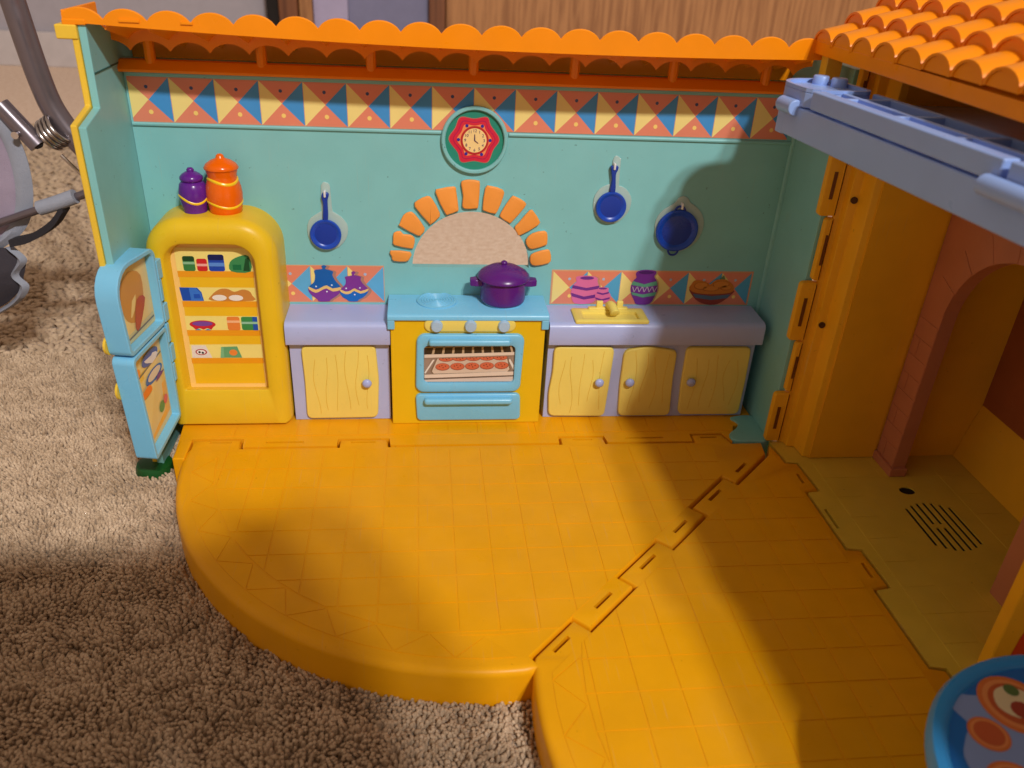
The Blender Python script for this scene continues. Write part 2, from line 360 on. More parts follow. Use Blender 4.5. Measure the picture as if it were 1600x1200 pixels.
# ================================================================== FLOOR PANELS (two hinged half-round floors)
CX, CY, RO, RI = 1.85, -.05, 9.22, 8.1
MIR = lambda p: (p[1]+11.92, p[0]-11.92)
def st(s, t): return ((s+t)/2, (s-t)/2)
SEAM = [(11.1, 12.26), (7.86, 12.26), (7.86, 11.55), (4.86, 11.55), (4.86, 12.3), (1.97, 12.3), (1.97, 11.55), (-.9, 11.55), (-.9, 12.32), (-3.82, 12.32), (-3.82, 11.55), (-6.12, 11.55), (-6.2, 12.1)]
def seam(sg):                                            # each floor stops short of the joint line by a narrow gap, corners rounded
    R = []
    for i, (s_, t_) in enumerate(SEAM):
        nb = [SEAM[j] for j in (i-1, i+1) if 0 <= j < len(SEAM)]; ds = 0
        for (a, b) in nb:
            if abs(a-s_) < .2 and abs(b-t_) > .3: ds = (.04 if (t_ > 12) == (SEAM[i-1][0] == s_ if i else False) else -.04)
        # the short cross edge moves into the tab that the other floor owns
        k = None
        for (a, b) in nb:
            if abs(a-s_) < .2 and abs(b-t_) > .3:
                tall_after = max(t_, b); hi_first = SEAM.index((a, b)) > i
                up = (t_ > b) == hi_first                # going along the seam, the step falls -> floor one retreats upward
                k = 1 if up else -1
        R.append(st(s_+(k or 0)*.035*sg, t_-.045*sg))
    return R
def rot_slot(s0, s1, t, w=.16): return [st(s0, t-w/2), st(s1, t-w/2), st(s1, t+w/2), st(s0, t+w/2)]
def rect(x0, x1, y0, y1): return [(x0, y0), (x1, y0), (x1, y1), (x0, y1)]
def floor_panel(name, label, edge, arc, center, slots, tilereg, ringsign):
    T = thing(name, (center[0], center[1]*.5-2, CZ), label, 'toy floor', 'hinged half-round toy floors')
    P = edge+arc; n = len(P); isarc = [False]*len(edge)+[True]*len(arc)
    r = .2; rings = []
    for z in (CZ+.05,): rings.append([(a, b, z) for a, b in P])
    def off(k):
        d = r*(1-math.cos(.5*PI*k/5)); z = -r*(1-math.sin(.5*PI*k/5)); R = []; Q = inset(P, .4*d)
        for (a, b), q, (ea, eb) in zip(P, isarc, Q):
            if q: v = Vector((a-center[0], b-center[1])); v = v*(1-d/v.length); R.append((center[0]+v.x, center[1]+v.y, z))
            else: R.append((ea, eb, z))
        return R
    for k in range(6): rings.append(off(k))
    V, F = loft(rings, True, False)
    top = [(a, b) for a, b, _ in rings[-1]]; base = len(V)-n
    loops = [top]+slots; idx = list(range(base, base+n))
    for sl in slots:
        s = len(V); m = len(sl); V += [(a, b, 0) for a, b in sl]+[(a, b, -.55) for a, b in sl]; idx += list(range(s, s+m))
        F += [(s+i, s+(i+1) % m, s+m+(i+1) % m, s+m+i) for i in range(m)]; F.append(tuple(range(s+m, s+2*m)))
    for t in tessellate_polygon([[Vector((a, b, 0)) for a, b in lp] for lp in loops]): F.append(tuple(idx[i] for i in t))
    mesh('slab', V, F, FLOORY, T, smooth=38)
    G = .024; H = .014; full = None
    cen = Vector(center)
    fin = lambda p: (RI-.03)**2-(p[0]-center[0])**2-(p[1]-center[1])**2
    for i in range(-8, 22):
        for j in range(-22, 2):
            q = rect(i+G, i+1-G, j+G, j+1-G)
            if j == 0: continue
            for fn in tilereg+[fin]:
                q = clip(q, fn)
                if len(q) < 3: break
            if len(q) < 3 or area(q) < .02: continue
            if area(q) > (1-2*G)**2-.001:
                if full is None: full = mesh('tile', *prism(q, -.004, H, 'z'), FLOORY, T, smooth=0); fc = Vector((i+.5, j+.5, -.004))
                else: inst(full, 'tile', (i+.5, j+.5, -.004), T)
            else: mesh('tile', *prism(q, -.004, H, 'z'), FLOORY, T, smooth=0)
    # ring of triangular tiles between the inner circle and the rim
    da = math.radians(9.6); a0, a1 = ringsign; k = 0; a = a0
    pt = lambda rr, an: (center[0]+rr*math.cos(an), center[1]+rr*math.sin(an))
    while a < a1-da*.6:
        if k % 2 == 0: q = [pt(RI+.03, a)]+[pt(RO-.36, a-da/2+da*t/4) for t in range(0, 0)]+[pt(RO-.42, a-da/2*.97), pt(RO-.42, a), pt(RO-.42, a+da/2*.97)]
        else: q = [pt(RI+.03, a-da/2*.96), pt(RO-.44, a), pt(RI+.03, a+da/2*.96), pt(RI+.03, a)]
        ok = q
        for fn in tilereg:
            ok = clip(ok, fn)
            if len(ok) < 3: break
        if len(ok) >= 3 and area(ok) > .03: mesh('tile', *prism(ok, -.004, H, 'z'), FLOORY, T, smooth=0)
        a += da/2; k += 1
    return T
e1 = [(-7.25, .2), (-7.25, .7), (-5.72, .7), (-5.68, .2), (-2.57, .2), (-2.57, .63), (-1.0, .63), (-.95, .2), (4.78, .2), (4.78, .61), (6.28, .61), (6.32, .2), (9.4, .2), (9.42, .66), (10.5, .66), (10.68, .12), (11.75, .12)]
e1 = e1+seam(1)
a_end = math.atan2(e1[-1][1]-CY, e1[-1][0]-CX); a_st = math.atan2(.1-CY, -1)
a_end = a_end if a_end < 0 else a_end-2*PI
arc1 = [(CX+RO*math.cos(a), CY+RO*math.sin(a)) for a in np.linspace(a_end, -PI-.008, 72)]
e1[-1] = arc1[0]; arc1 = arc1[1:]
sl1 = [rot_slot(8.66, 9.65, 11.84), rot_slot(2.88, 3.92, 11.85), rot_slot(-2.84, -1.8, 11.85), rect(-6.7, -6.0, .5, .58), rect(-2.2, -1.4, .42, .5), rect(5.2, 5.88, .4, .48), rect(9.68, 10.27, .44, .52)]
f1 = floor_panel('floor_panel', 'round-edged amber toy floor in front of the stove and fridge', e1, arc1, (CX, CY), sl1,
                 [lambda p: .18-p[1], lambda p: 11.45-(p[0]-p[1])], (-PI+math.radians(2), math.radians(-82)))
C2 = MIR((CX, CY)); arc2 = [MIR((CX+RO*math.cos(a), CY+RO*math.sin(a))) for a in np.linspace(-PI-.008, a_end, 72)]
e2 = seam(-1)[::-1]
e2[0] = arc2[-1]; arc2 = arc2[:-1]
e2 += [(11.95, -.05), (12.1, -.6), (12.12, -1.1), (12.5, -1.16), (12.58, -2.62), (12.14, -2.68), (12.18, -5.42), (12.6, -5.49), (12.66, -6.95), (12.2, -7.03), (12.25, -9.7), (12.62, -9.8), (12.66, -11.3), (12.25, -11.4)]
arc2r = arc2
e2 += [(arc2r[0][0]+.0, arc2r[0][1])]; arc2r = arc2r[1:]
sl2 = [rot_slot(5.86, 6.9, 11.92), rot_slot(.06, 1.13, 11.98), rot_slot(-5.5, -4.6, 11.95), rect(12.2, 12.3, -2.26, -1.73), rect(12.32, 12.42, -6.6, -6.0)]
f2 = floor_panel('floor_panel', 'amber toy floor in deep shade in front of the balcony, cut by the picture edge', e2, arc2r, C2, sl2,
                 [lambda p: 12.02-p[0], lambda p: (p[0]-p[1])-12.45], (math.radians(172), math.radians(268)))

SCUFF = mat('brown_scuff', (120, 66, 14), .6)
for F_, (xa, ya), (xb, yb), w_ in ((f1, (3.2, -1.32), (3.17, -1.62), .02), (f1, (.14, -6.42), (.22, -6.58), .03), (f1, (-3.86, -4.28), (-3.66, -4.17), .012), (f2, (4.15, -8.62), (4.36, -8.8), .012)):
    dx_, dy_ = xb-xa, yb-ya; l_ = math.hypot(dx_, dy_); nx_, ny_ = -dy_/l_*w_, dx_/l_*w_
    mesh('scuff', *prism([(xa, ya), (xa+dx_*.5+nx_, ya+dy_*.5+ny_), (xb, yb), (xa+dx_*.5-nx_, ya+dy_*.5-ny_)], .008, .0135, 'z'), SCUFF, F_, smooth=0)

# ================================================================== KITCHEN HOUSE SHELL
K = thing('toy_kitchen_house', (1.9, 2.5, CZ), 'open teal toy kitchen wall with scalloped orange roof and tile border', 'toy house')
WY = 3.1
arch = [(1.78+1.93*math.cos(a), 5.13+1.9*math.sin(a)) for a in np.linspace(0, PI, 33)]
def plate(P, big): return P
mesh('back_wall', *prism([(-8.24, -.6), (11.99, -.6), (11.99, 11.3), (-8.24, 11.3)], WY, WY+.28, 'y', [arch]), TEAL, K, smooth=30)
# left side wall: teal inside, yellow outer skin, stepped front edge
LW = [(.55, -.9), (.55, .8), (-.3, .8), (-.3, 10.1), (.9, 10.35), (.95, 12.4), (4.4, 12.1), (4.4, 10.85), (3.38, 10.8), (3.38, -.9)]
mesh('side_wall', *prism(LW, -8.45, -8.25, 'x'), TEAL, K, smooth=0, bev=.03)
LO = [(.6, -1.0), (.6, .9), (-.36, .9), (-.36, 10.16), (.84, 10.42), (.89, 12.36), (4.42, 12.05), (4.42, 10.82), (3.4, 10.78), (3.4, -1.0)]
mesh('outer_skin', *join(prism(LO, -8.62, -8.455, 'x'), prism([(-8.98, 12.02), (-8.45, 12.02), (-8.45, 12.37), (-8.98, 12.37)], .84, 2.5, 'y')), YRIM, K, smooth=0, bev=.04)
mesh('wall_seam', *box(-8.255, -8.235, .95, 3.1, 11.18, 11.22), mat('seam_shadow', (40, 96, 90), .5), K, smooth=0)
mesh('side_wall', *prism([(.3, -.7), (.3, 12.1), (4.4, 12.1), (4.4, 10.85), (3.4, 10.8), (3.4, -.7)], 12.0, 12.25, 'x'), TEAL, K, smooth=0, bev=.03)
mesh('corner_rib', *tube([(11.97, 3.07, .1), (11.97, 3.07, 11)], .09, 8), TEAL, K)
mesh('corner_foot', *prism(spl([(11.15, 1.7), (11.3, 1.3), (11.1, .95), (10.75, .6), (10.8, .2), (11.5, .14), (11.98, .2), (12, 1), (12, 1.8)], 3), -.6, .06, 'z'), TEAL, K, bev=.04)
# narrow floor strip under the units, with its own row of tiles
sp = [(-7.62, -.3), (-7.3, -.3), (-7.3, .76), (-5.66, .76), (-5.62, .26), (-2.63, .26), (-2.63, .68), (-.95, .68), (-.9, .26), (4.72, .26), (4.72, .66), (6.32, .66), (6.38, .26), (9.34, .26), (9.36, .72), (10.52, .72), (10.72, .18), (10.78, .4), (10.95, .8), (11.1, 1.2), (11.96, 1.3), (11.96, 3.08), (-7.9, 3.08)]
mesh('floor_strip', *prism(sp, -1.15, 0, 'z', [rect(-4.93, -3.72, .47, .56), rect(7.04, 8.38, .46, .54)]), FLOORY, K, smooth=0)
ft = mesh('tile', *prism(rect(-7+.02, -6-.02, .9, 1.95), -.004, .016, 'z'), FLOORY, K, smooth=0)
for i in range(-6, 11): inst(ft, 'tile', (i+.5, 1.425, -.004), K)
mesh('end_block', *box(-7.66, -7.28, -.36, .72, -1.2, .02), FLOORY, K, smooth=0, bev=.05)
mesh('bush_foot', *lathe([(.6, -1.2), (.62, -1.05), (.55, -.85), (.3, -.75), (0.02, -.74)], -8.6, .7, 24), GREENB, K)
# mouldings on the back wall
mesh('lower_moulding', *join(tube([(-8.2, 3.08, 9.5), (.76, 3.08, 9.49)], .06, 8), tube([(2.84, 3.08, 9.48), (11.95, 3.08, 9.46)], .06, 8)), TEAL, K)
mesh('upper_moulding', *box(-8.2, 11.95, 3.0, 3.1, 10.83, 10.95), TEAL, K, smooth=0, bev=.03)
# printed border: sixteen square tiles
CORAL = (228, 136, 108); YEL = (244, 222, 138); BLU = (66, 148, 214)
def border_tile(x0, x1, z0, z1, dots=True, xa=None, xb=None, name='border_tile', par=None, y=3.1, dotc=((64, 76, 120), (250, 214, 120)), blue=BLU):
    xa = x0 if xa is None else xa; xb = x1 if xb is None else xb
    p = Print(lambda a, b, h: (a, y-.004-.006*h, b)); mx, mz = (x0+x1)/2, (z0+z1)/2
    for tri, c in (([(x0, z1), (x0, z0), (mx, mz)], YEL), ([(x1, z1), (mx, mz), (x1, z0)], blue), ([(x0, z1), (mx, mz), (x1, z1)], CORAL), ([(x0, z0), (x1, z0), (mx, mz)], CORAL)):
        q = clip(clip(tri, lambda t: t[0]-xa), lambda t: xb-t[0])
        if len(q) > 2: p.add(q, c, 0)
    if dots:
        if xa < mx-.1 and xb > mx+.1:
            p.add(circ(mx-.02, z1-.27, .05, 14), dotc[0], 1); p.add(circ(mx+.02, z0+.28, .065, 14), dotc[1], 1)
    # thin card edge so that each tile stands proud of the wall
    return p.build(name, par or K)
mesh('border_backing', *box(-8.17, 11.72, 3.085, 3.1, 9.555, 10.825), mat('sticker_card', (222, 160, 120), .5), K, smooth=0)
for k in range(16):
    x0 = -8.28+1.2525*k
    border_tile(x0+.008, x0+1.2445, 9.565, 10.815, xa=max(x0+.008, -8.17), xb=min(x0+1.2445, 11.72), y=3.085)
# backsplash stickers
splL = thing('backsplash_sticker', (-2.6, 3.1, 3.88), 'short patterned backsplash sticker with two blue and purple jars', 'sticker', 'backsplash stickers')
mesh('card', *box(-4.3, -1.08, 3.09, 3.1, 3.86, 5.16), mat('sticker_card', (0, 0, 0)), splL, smooth=0)
DC = ((176, 190, 214), (250, 214, 120))
border_tile(-4.7, -3.46, 3.89, 5.13, xa=-4.28, par=splL, y=3.09, dotc=DC, blue=(96, 176, 222)); border_tile(-3.44, -2.27, 3.89, 5.13, par=splL, y=3.09, dotc=DC, blue=(96, 176, 222)); border_tile(-2.25, -1.1, 3.89, 5.13, par=splL, y=3.09, dotc=DC, blue=(96, 176, 222))
VA=[(-3.01,5.17),(-2.92,5.13),(-2.97,5.04),(-2.73,4.96),(-2.75,4.82),(-2.66,4.62),(-2.52,4.44),(-2.51,4.29),(-2.6,4.14),(-2.85,3.96),(-2.91,3.9),(-3.23,3.89),(-3.29,3.97),(-3.48,4.13),(-3.56,4.28),(-3.53,4.42),(-3.36,4.58),(-3.31,4.81),(-3.32,4.99),(-3.07,5.04),(-3.09,5.13)]
VAb=[(-3.53,4.42),(-3.32,4.31),(-3.14,4.39),(-2.96,4.47),(-2.77,4.36),(-2.52,4.41),(-2.52,4.31),(-2.77,4.25),(-2.97,4.36),(-3.15,4.28),(-3.33,4.2),(-3.53,4.32)]
VB=[(-2.08,4.97),(-2.0,4.93),(-2.04,4.84),(-1.84,4.78),(-1.85,4.66),(-1.76,4.51),(-1.62,4.36),(-1.62,4.23),(-1.78,4.05),(-1.93,3.97),(-2.0,3.9),(-2.26,3.9),(-2.32,3.96),(-2.46,4.05),(-2.54,4.2),(-2.52,4.33),(-2.36,4.49),(-2.33,4.65),(-2.35,4.77),(-2.13,4.82),(-2.14,4.92)]
VBb=[(-2.52,4.33),(-2.35,4.25),(-2.19,4.29),(-2.06,4.37),(-1.86,4.27),(-1.62,4.36),(-1.64,4.27),(-1.87,4.18),(-2.07,4.28),(-2.19,4.19),(-2.36,4.16),(-2.52,4.25)]
def wallprint(y=3.09): return Print(lambda a, b, h: (a, y-.006*h, b))
def sh(P, dx, dz): return [(a+dx, b+dz) for a, b in P]
for V0, Vb, cu, cl, nm in ((VA, VAb, (16, 96, 176), (128, 52, 150), 'printed_jar'), (VB, VBb, (128, 52, 150), (16, 104, 190), 'printed_jar')):
    p = wallprint(); zc = np.mean([b for a, b in Vb])
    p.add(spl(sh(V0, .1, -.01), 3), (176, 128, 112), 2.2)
    p.add(spl(V0, 3), cu, 3); p.add(clip(spl(V0, 3), lambda t: zc-t[1]), cl, 4); p.add(spl(Vb, 2), (236, 196, 120), 5)
    for i in (1, 4): p.add(circ(Vb[i][0]+(.02 if i == 1 else -.02), Vb[i][1]+.12, .028, 10), (220, 230, 245), 6)
    p.add(circ(Vb[3][0], Vb[3][1]-.22, .028, 10), (235, 225, 245), 6)
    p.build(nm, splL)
splR = thing('backsplash_sticker', (8, 3.1, 3.86), 'long patterned backsplash sticker with vases and fruit bowl above the sink', 'sticker', 'backsplash stickers')
mesh('card', *box(4.5, 11.55, 3.09, 3.1, 3.83, 5.08), mat('sticker_card', (0, 0, 0)), splR, smooth=0)
xs = [4.56, 5.74, 6.9, 8.08, 9.26, 10.44, 11.5]
for i in range(6): border_tile(xs[i], xs[i+1]-.012, 3.86, 5.03, par=splR, y=3.09, dotc=DC, blue=(84, 168, 214), xa=xs[i], xb=min(xs[i+1], 11.5))
VC=[(5.34,4.82),(5.51,4.88),(5.92,4.87),(6.09,4.79),(6.09,4.69),(6.17,4.48),(6.22,4.26),(6.15,4.07),(5.93,3.87),(5.39,3.86),(5.24,4.1),(5.21,4.29),(5.27,4.54),(5.37,4.66)]
VC1=[(5.26,4.54),(5.73,4.44),(6.16,4.53),(6.19,4.42),(5.74,4.34),(5.23,4.43)]
VC2=[(5.21,4.26),(5.67,4.12),(6.1,4.21),(6.15,4.1),(5.68,4.01),(5.25,4.13)]
VD=[(6.14,4.44),(6.28,4.48),(6.5,4.44),(6.5,4.34),(6.59,4.2),(6.59,4.04),(6.46,3.92),(6.22,3.91),(6.09,4.04),(6.06,4.2),(6.15,4.34)]
VE=[(7.39,4.96),(7.46,5.07),(7.72,5.12),(8.06,5.08),(8.1,4.98),(8.05,4.87),(8.17,4.69),(8.22,4.44),(8.18,4.21),(8.01,3.86),(7.56,3.84),(7.45,3.99),(7.31,4.24),(7.27,4.49),(7.33,4.71),(7.43,4.84)]
VE1=[(7.33,4.7),(7.73,4.59),(8.15,4.71),(8.19,4.56),(7.75,4.48),(7.28,4.57)]
VE2=[(7.3,4.3),(7.72,4.21),(8.2,4.31),(8.16,4.18),(7.74,4.1),(7.36,4.2)]
BOWL=[(9.34,4.41),(9.59,4.32),(10.21,4.29),(10.94,4.39),(10.84,4.17),(10.46,3.87),(10.04,3.85),(9.64,4.03)]
FOOD=[(9.34,4.44),(9.39,4.6),(9.52,4.76),(9.89,4.7),(10.06,4.61),(10.24,4.77),(10.54,4.8),(10.82,4.65),(10.94,4.46),(10.82,4.3),(10.21,4.24),(9.59,4.29)]
PINK = (222, 112, 168); PUR = (112, 46, 142)
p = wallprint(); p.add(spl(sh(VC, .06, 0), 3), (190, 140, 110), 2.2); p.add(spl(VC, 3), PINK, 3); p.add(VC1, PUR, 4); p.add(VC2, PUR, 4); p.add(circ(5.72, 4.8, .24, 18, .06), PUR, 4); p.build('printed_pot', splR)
p = wallprint(); p.add(spl(VD, 3), PINK, 5); p.add([(6.12, 4.3), (6.32, 4.25), (6.52, 4.31), (6.53, 4.25), (6.32, 4.19), (6.1, 4.25)], PUR, 6); p.add([(6.07, 4.1), (6.3, 4.03), (6.58, 4.11), (6.57, 4.04), (6.3, 3.97), (6.1, 4.03)], PUR, 6); p.add(circ(6.3, 4.43, .15, 14, .035), PUR, 6); p.build('printed_pot', splR)
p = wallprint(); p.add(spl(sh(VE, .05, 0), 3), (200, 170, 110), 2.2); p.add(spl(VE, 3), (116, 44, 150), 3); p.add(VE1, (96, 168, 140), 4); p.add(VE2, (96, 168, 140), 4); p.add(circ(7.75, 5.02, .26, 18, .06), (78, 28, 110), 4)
for i in range(5):
    xx = 7.32+.175*i
    p.add([(xx, 4.5), (xx+.03, 4.5), (xx+.1, 4.3), (xx+.075, 4.3)], (200, 190, 210), 4); p.add([(xx+.16, 4.5), (xx+.185, 4.5), (xx+.1, 4.3), (xx+.075, 4.3)], (200, 190, 210), 4)
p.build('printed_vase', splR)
p = wallprint(); p.add(spl(BOWL, 3), (150, 60, 48), 3); p.add([(9.5, 4.25), (10.2, 4.17), (10.86, 4.24), (10.78, 4.1), (10.2, 4.02), (9.62, 4.1)], (86, 112, 140), 4); p.add(spl(FOOD, 3), (206, 124, 40), 5)
for (a, b, rx, rz) in ((9.75, 4.55, .26, .14), (10.45, 4.6, .3, .14), (10.1, 4.45, .3, .1), (10.65, 4.48, .2, .09)):
    p.add(circ(a, b, rx, 18, rz), (176, 92, 26), 6); p.add(circ(a, b+.012, rx*.9, 18, rz*.86), (216, 136, 52), 7)
p.add([(10.35, 4.8), (10.5, 4.95), (10.56, 4.8)], (96, 130, 90), 6); p.build('printed_bowl', splR)
# brick arch: eleven raised stones
BR=[[(-0.85,5.72),(-0.21,5.68),(-0.22,5.47),(-0.35,5.34),(-0.76,5.36),(-0.82,5.52)],
[(-0.73,6.32),(-0.52,6.38),(-0.43,6.28),(-0.2,6.26),(-0.06,6.13),(-0.1,5.86),(-0.19,5.79),(-0.72,5.9),(-0.76,6.07)],
[(-0.54,6.62),(-0.42,6.9),(-0.23,7.02),(-0.06,6.95),(0.26,6.49),(0.17,6.29),(0.03,6.23),(-0.52,6.53)],
[(-0.06,7.19),(0.03,7.39),(0.34,7.54),(0.5,7.44),(0.74,6.99),(0.69,6.82),(0.46,6.62),(0.38,6.66)],
[(0.59,7.66),(0.73,7.78),(1.18,7.86),(1.25,7.7),(1.33,7.15),(1.28,7.05),(1.02,6.95),(0.9,6.99)],
[(1.39,7.94),(1.45,8.05),(1.66,8.09),(1.92,8.06),(1.99,7.95),(1.96,7.25),(1.88,7.16),(1.54,7.14),(1.44,7.25),(1.46,7.56)],
[(2.16,7.84),(2.33,7.9),(2.73,7.78),(2.74,7.54),(2.57,7.07),(2.46,7.0),(2.14,7.09),(2.09,7.23)],
[(2.98,7.54),(3.12,7.58),(3.45,7.4),(3.45,7.23),(3.05,6.73),(2.95,6.71),(2.68,6.88),(2.69,7.05)],
[(3.61,7.14),(3.75,7.09),(3.94,6.82),(3.93,6.65),(3.36,6.29),(3.24,6.36),(3.15,6.56),(3.27,6.71)],
[(3.54,6.14),(3.75,6.37),(4.14,6.46),(4.25,6.32),(4.26,6.04),(4.2,5.96),(3.78,5.82),(3.61,5.91)],
[(3.72,5.57),(3.84,5.7),(4.28,5.83),(4.39,5.71),(4.43,5.5),(4.36,5.34),(3.92,5.24),(3.74,5.33)]]
for q in BR:
    if sum(q[i][0]*q[(i+1) % len(q)][1]-q[(i+1) % len(q)][0]*q[i][1] for i in range(len(q))) < 0: q = q[::-1]
    P = spl(q, 2); V, F = pillow(P, 3.1, 2.97, .05, 'y', 3); m = len(P)
    mi = [1]*len(F); 
    for i in range(m): mi[i] = 0
    b = mesh('brick', V, F, [TEAL, BRICKO], K, smooth=50, mi=mi)

# ---------------- roof with scalloped fascia
RF = mesh('roof_ledge', *join(box(-8.3, 12.0, 2.75, 3.12, 10.98, 11.06), prism([(2.7, 11.06), (3.12, 11.06), (3.12, 11.3), (2.95, 11.28)], -8.3, 12.0, 'x')), ORANGE, K, smooth=0)
RF.name = 'roof'
def fbot(x): t = (x-4.0)/12.2; return 12.13+.27*t*t
NSC = 20; PER = 1.062; X0 = -8.79
def scal(x):
    u = ((x+.36) % PER)/PER*2-1; return math.sqrt(max(0, 1.12**2-u*u))-math.sqrt(1.12**2-1)
xsf = sorted(set([round(-.36+PER*k+PER*j/12, 4) for k in range(-8, 12) for j in range(13)])); xsf = [x for x in xsf if -8.79 <= x <= 11.9]
top = lambda x: 12.5+.02*abs(x-3)/11+.26/.614*scal(x)
V = []; F = []
for x in xsf: V += [(x, .9, fbot(x)), (x, .9, top(x)-.025), (x, .915, top(x)-.005), (x, .97, top(x)), (x, 1.0, top(x)-.02), (x, 1.0, fbot(x))]
n = len(xsf)
for i in range(n-1):
    for j in range(6): F.append((i*6+j, i*6+(j+1) % 6, (i+1)*6+(j+1) % 6, (i+1)*6+j))
F += [tuple(range(6)), tuple(range((n-1)*6, n*6))]
mesh('fascia', V, F, ORANGE, RF, smooth=24)
mesh('fascia_corner', *join(box(-8.79, -8.22, .88, 1.07, 12.36, 12.5), box(-8.79, -8.7, .95, 3.3, 12.3, 12.7)), ORANGE, RF, smooth=0, bev=.03)
V = []; F = []
for x in xsf:                                           # corrugated shell falling back from the fascia to the wall
    f = .26/.614*scal(x)
    V += [(x, 1.0, 12.26+f), (x, 4.3, 11.46+f), (x, 4.3, 11.52+f), (x, 1.0, 12.33+f)]
for i in range(n-1):
    for j in range(4): F.append((i*4+j, i*4+(j+1) % 4, (i+1)*4+(j+1) % 4, (i+1)*4+j))
mesh('corrugated_shell', V, F, ORANGE, RF, smooth=40)
V = []; F = []
for x in xsf:                                           # scalloped inner valance under the corrugated shell
    f = .26/.614*scal(x); V += [(x, 2.66, 11.56+f), (x, 2.66, 12.02+f*.9), (x, 2.72, 12.02+f*.9), (x, 2.72, 11.56+f)]
for i in range(n-1):
    for j in range(4): F.append((i*4+j, i*4+(j+1) % 4, (i+1)*4+(j+1) % 4, (i+1)*4+j))
mesh('inner_valance', [v for v in V], F, ORANGE, RF, smooth=24)
mesh('rear_panel', *box(-8.24, 12, 4.2, 4.34, 10.9, 11.9), ORANGE, RF, smooth=0)
mesh('end_panel', *prism([(.98, 12.3), (.98, 12.6), (4.3, 11.8), (4.3, 10.9), (2.9, 11.1)], -8.72, -8.64, 'x'), ORANGE, RF, smooth=0)
for i, x in enumerate((-7.4, -4.35, -1.27, 1.7, 4.7, 7.7, 10.6)): mesh('bracket', *tube([(x, 3.0, 11.08), (x, 3.0, 11.5), (x, 2.96, 12.0)], .15, 10), ORANGE, RF)
for (x0, x1) in ((-7.4, -6.9), (-5.9, -5.6)): mesh('latch_tab', *box(x0, x1, .86, .9, 12.47, 12.54), ORANGE, RF, smooth=0, bev=.01)

# ---------------- clock in its round rim
CK = thing('wall_clock', (1.79, 3.1, 8.28), 'round toy wall clock with red star shaped rim showing four', 'clock')
CKX, CKZ = 1.785, 9.29
mesh('rim', *lathe_y([(.9, 3.1), (.9, 2.98), (.93, 2.95), (.99, 2.95), (1.02, 2.98), (1.02, 3.1)], CKX, CKZ, 48), TEAL, CK)
mesh('backplate', *lathe_y([(.9, 3.1), (.9, 3.06), (.01, 3.06)], CKX, CKZ, 48), TEALD, CK)
STAR=[(1.35,9.95),(1.76,9.92),(2.14,9.97),(2.26,9.73),(2.53,9.34),(2.36,9.02),(2.19,8.64),(1.79,8.67),(1.4,8.63),(1.28,8.92),(1.01,9.3),(1.2,9.64)]
p = wallprint(3.055); ST = spl(STAR, 5); sc = lambda P, k: [(CKX+(a-CKX)*k, CKZ+(b-CKZ)*k) for a, b in P]
p.add(sc(ST, 1.03), (196, 110, 96), 0); p.add(ST, (214, 34, 66), 1); p.add(sc(ST, .86), (186, 26, 84), 2); p.add(sc(ST, .82), (218, 38, 62), 3); p.add(sc(ST, .70), (246, 146, 88), 4)
for a, b in ((1.54, 9.72), (2.01, 9.72), (2.26, 9.3), (2.01, 8.87), (1.53, 8.88), (1.29, 9.3)): p.add(circ(a, b, .05, 12), (52, 40, 150), 5)
p.build('star', CK)
p = wallprint(3.055); p.add(circ(CKX, CKZ, .43, 40), (190, 40, 44), 6); p.add(circ(CKX, CKZ, .365, 40), (250, 216, 146), 7); p.build('dial', CK)
for h in range(1, 13):
    a = PI/2-h*PI/6; cu = bpy.data.curves.new('numeral', 'FONT'); cu.body = str(h); cu.size = .125*S; cu.align_x = 'CENTER'; cu.align_y = 'CENTER'; cu.materials.append(ink((66, 44, 112)))
    tmp = bpy.data.objects.new('numeral', cu); COL.objects.link(tmp); bpy.context.view_layer.update(); nm_ = bpy.data.meshes.new_from_object(tmp.evaluated_get(bpy.context.evaluated_depsgraph_get())); bpy.data.objects.remove(tmp)
    o = bpy.data.objects.new('numeral', nm_); COL.objects.link(o); o.parent = CK; o.rotation_euler = (PI/2, 0, 0); ORG[o] = Vector((0, 0, 0))
    o.location = (Vector((CKX+.29*math.cos(a), 3.002, CKZ+.29*math.sin(a)))-ORG[CK])*S
def hand(an, l, w):
    d = (math.cos(an), math.sin(an)); nx = (-d[1]*w, d[0]*w); p = wallprint(3.055)
    p.add([(CKX-nx[0], CKZ-nx[1]), (CKX+d[0]*l-nx[0]*.6, CKZ+d[1]*l-nx[1]*.6), (CKX+d[0]*l+nx[0]*.6, CKZ+d[1]*l+nx[1]*.6), (CKX+nx[0], CKZ+nx[1])], (70, 40, 90), 10); return p.build('hand', CK)
hand(PI/2+.02, .19, .018); hand(-PI/6-.1, .14, .014)

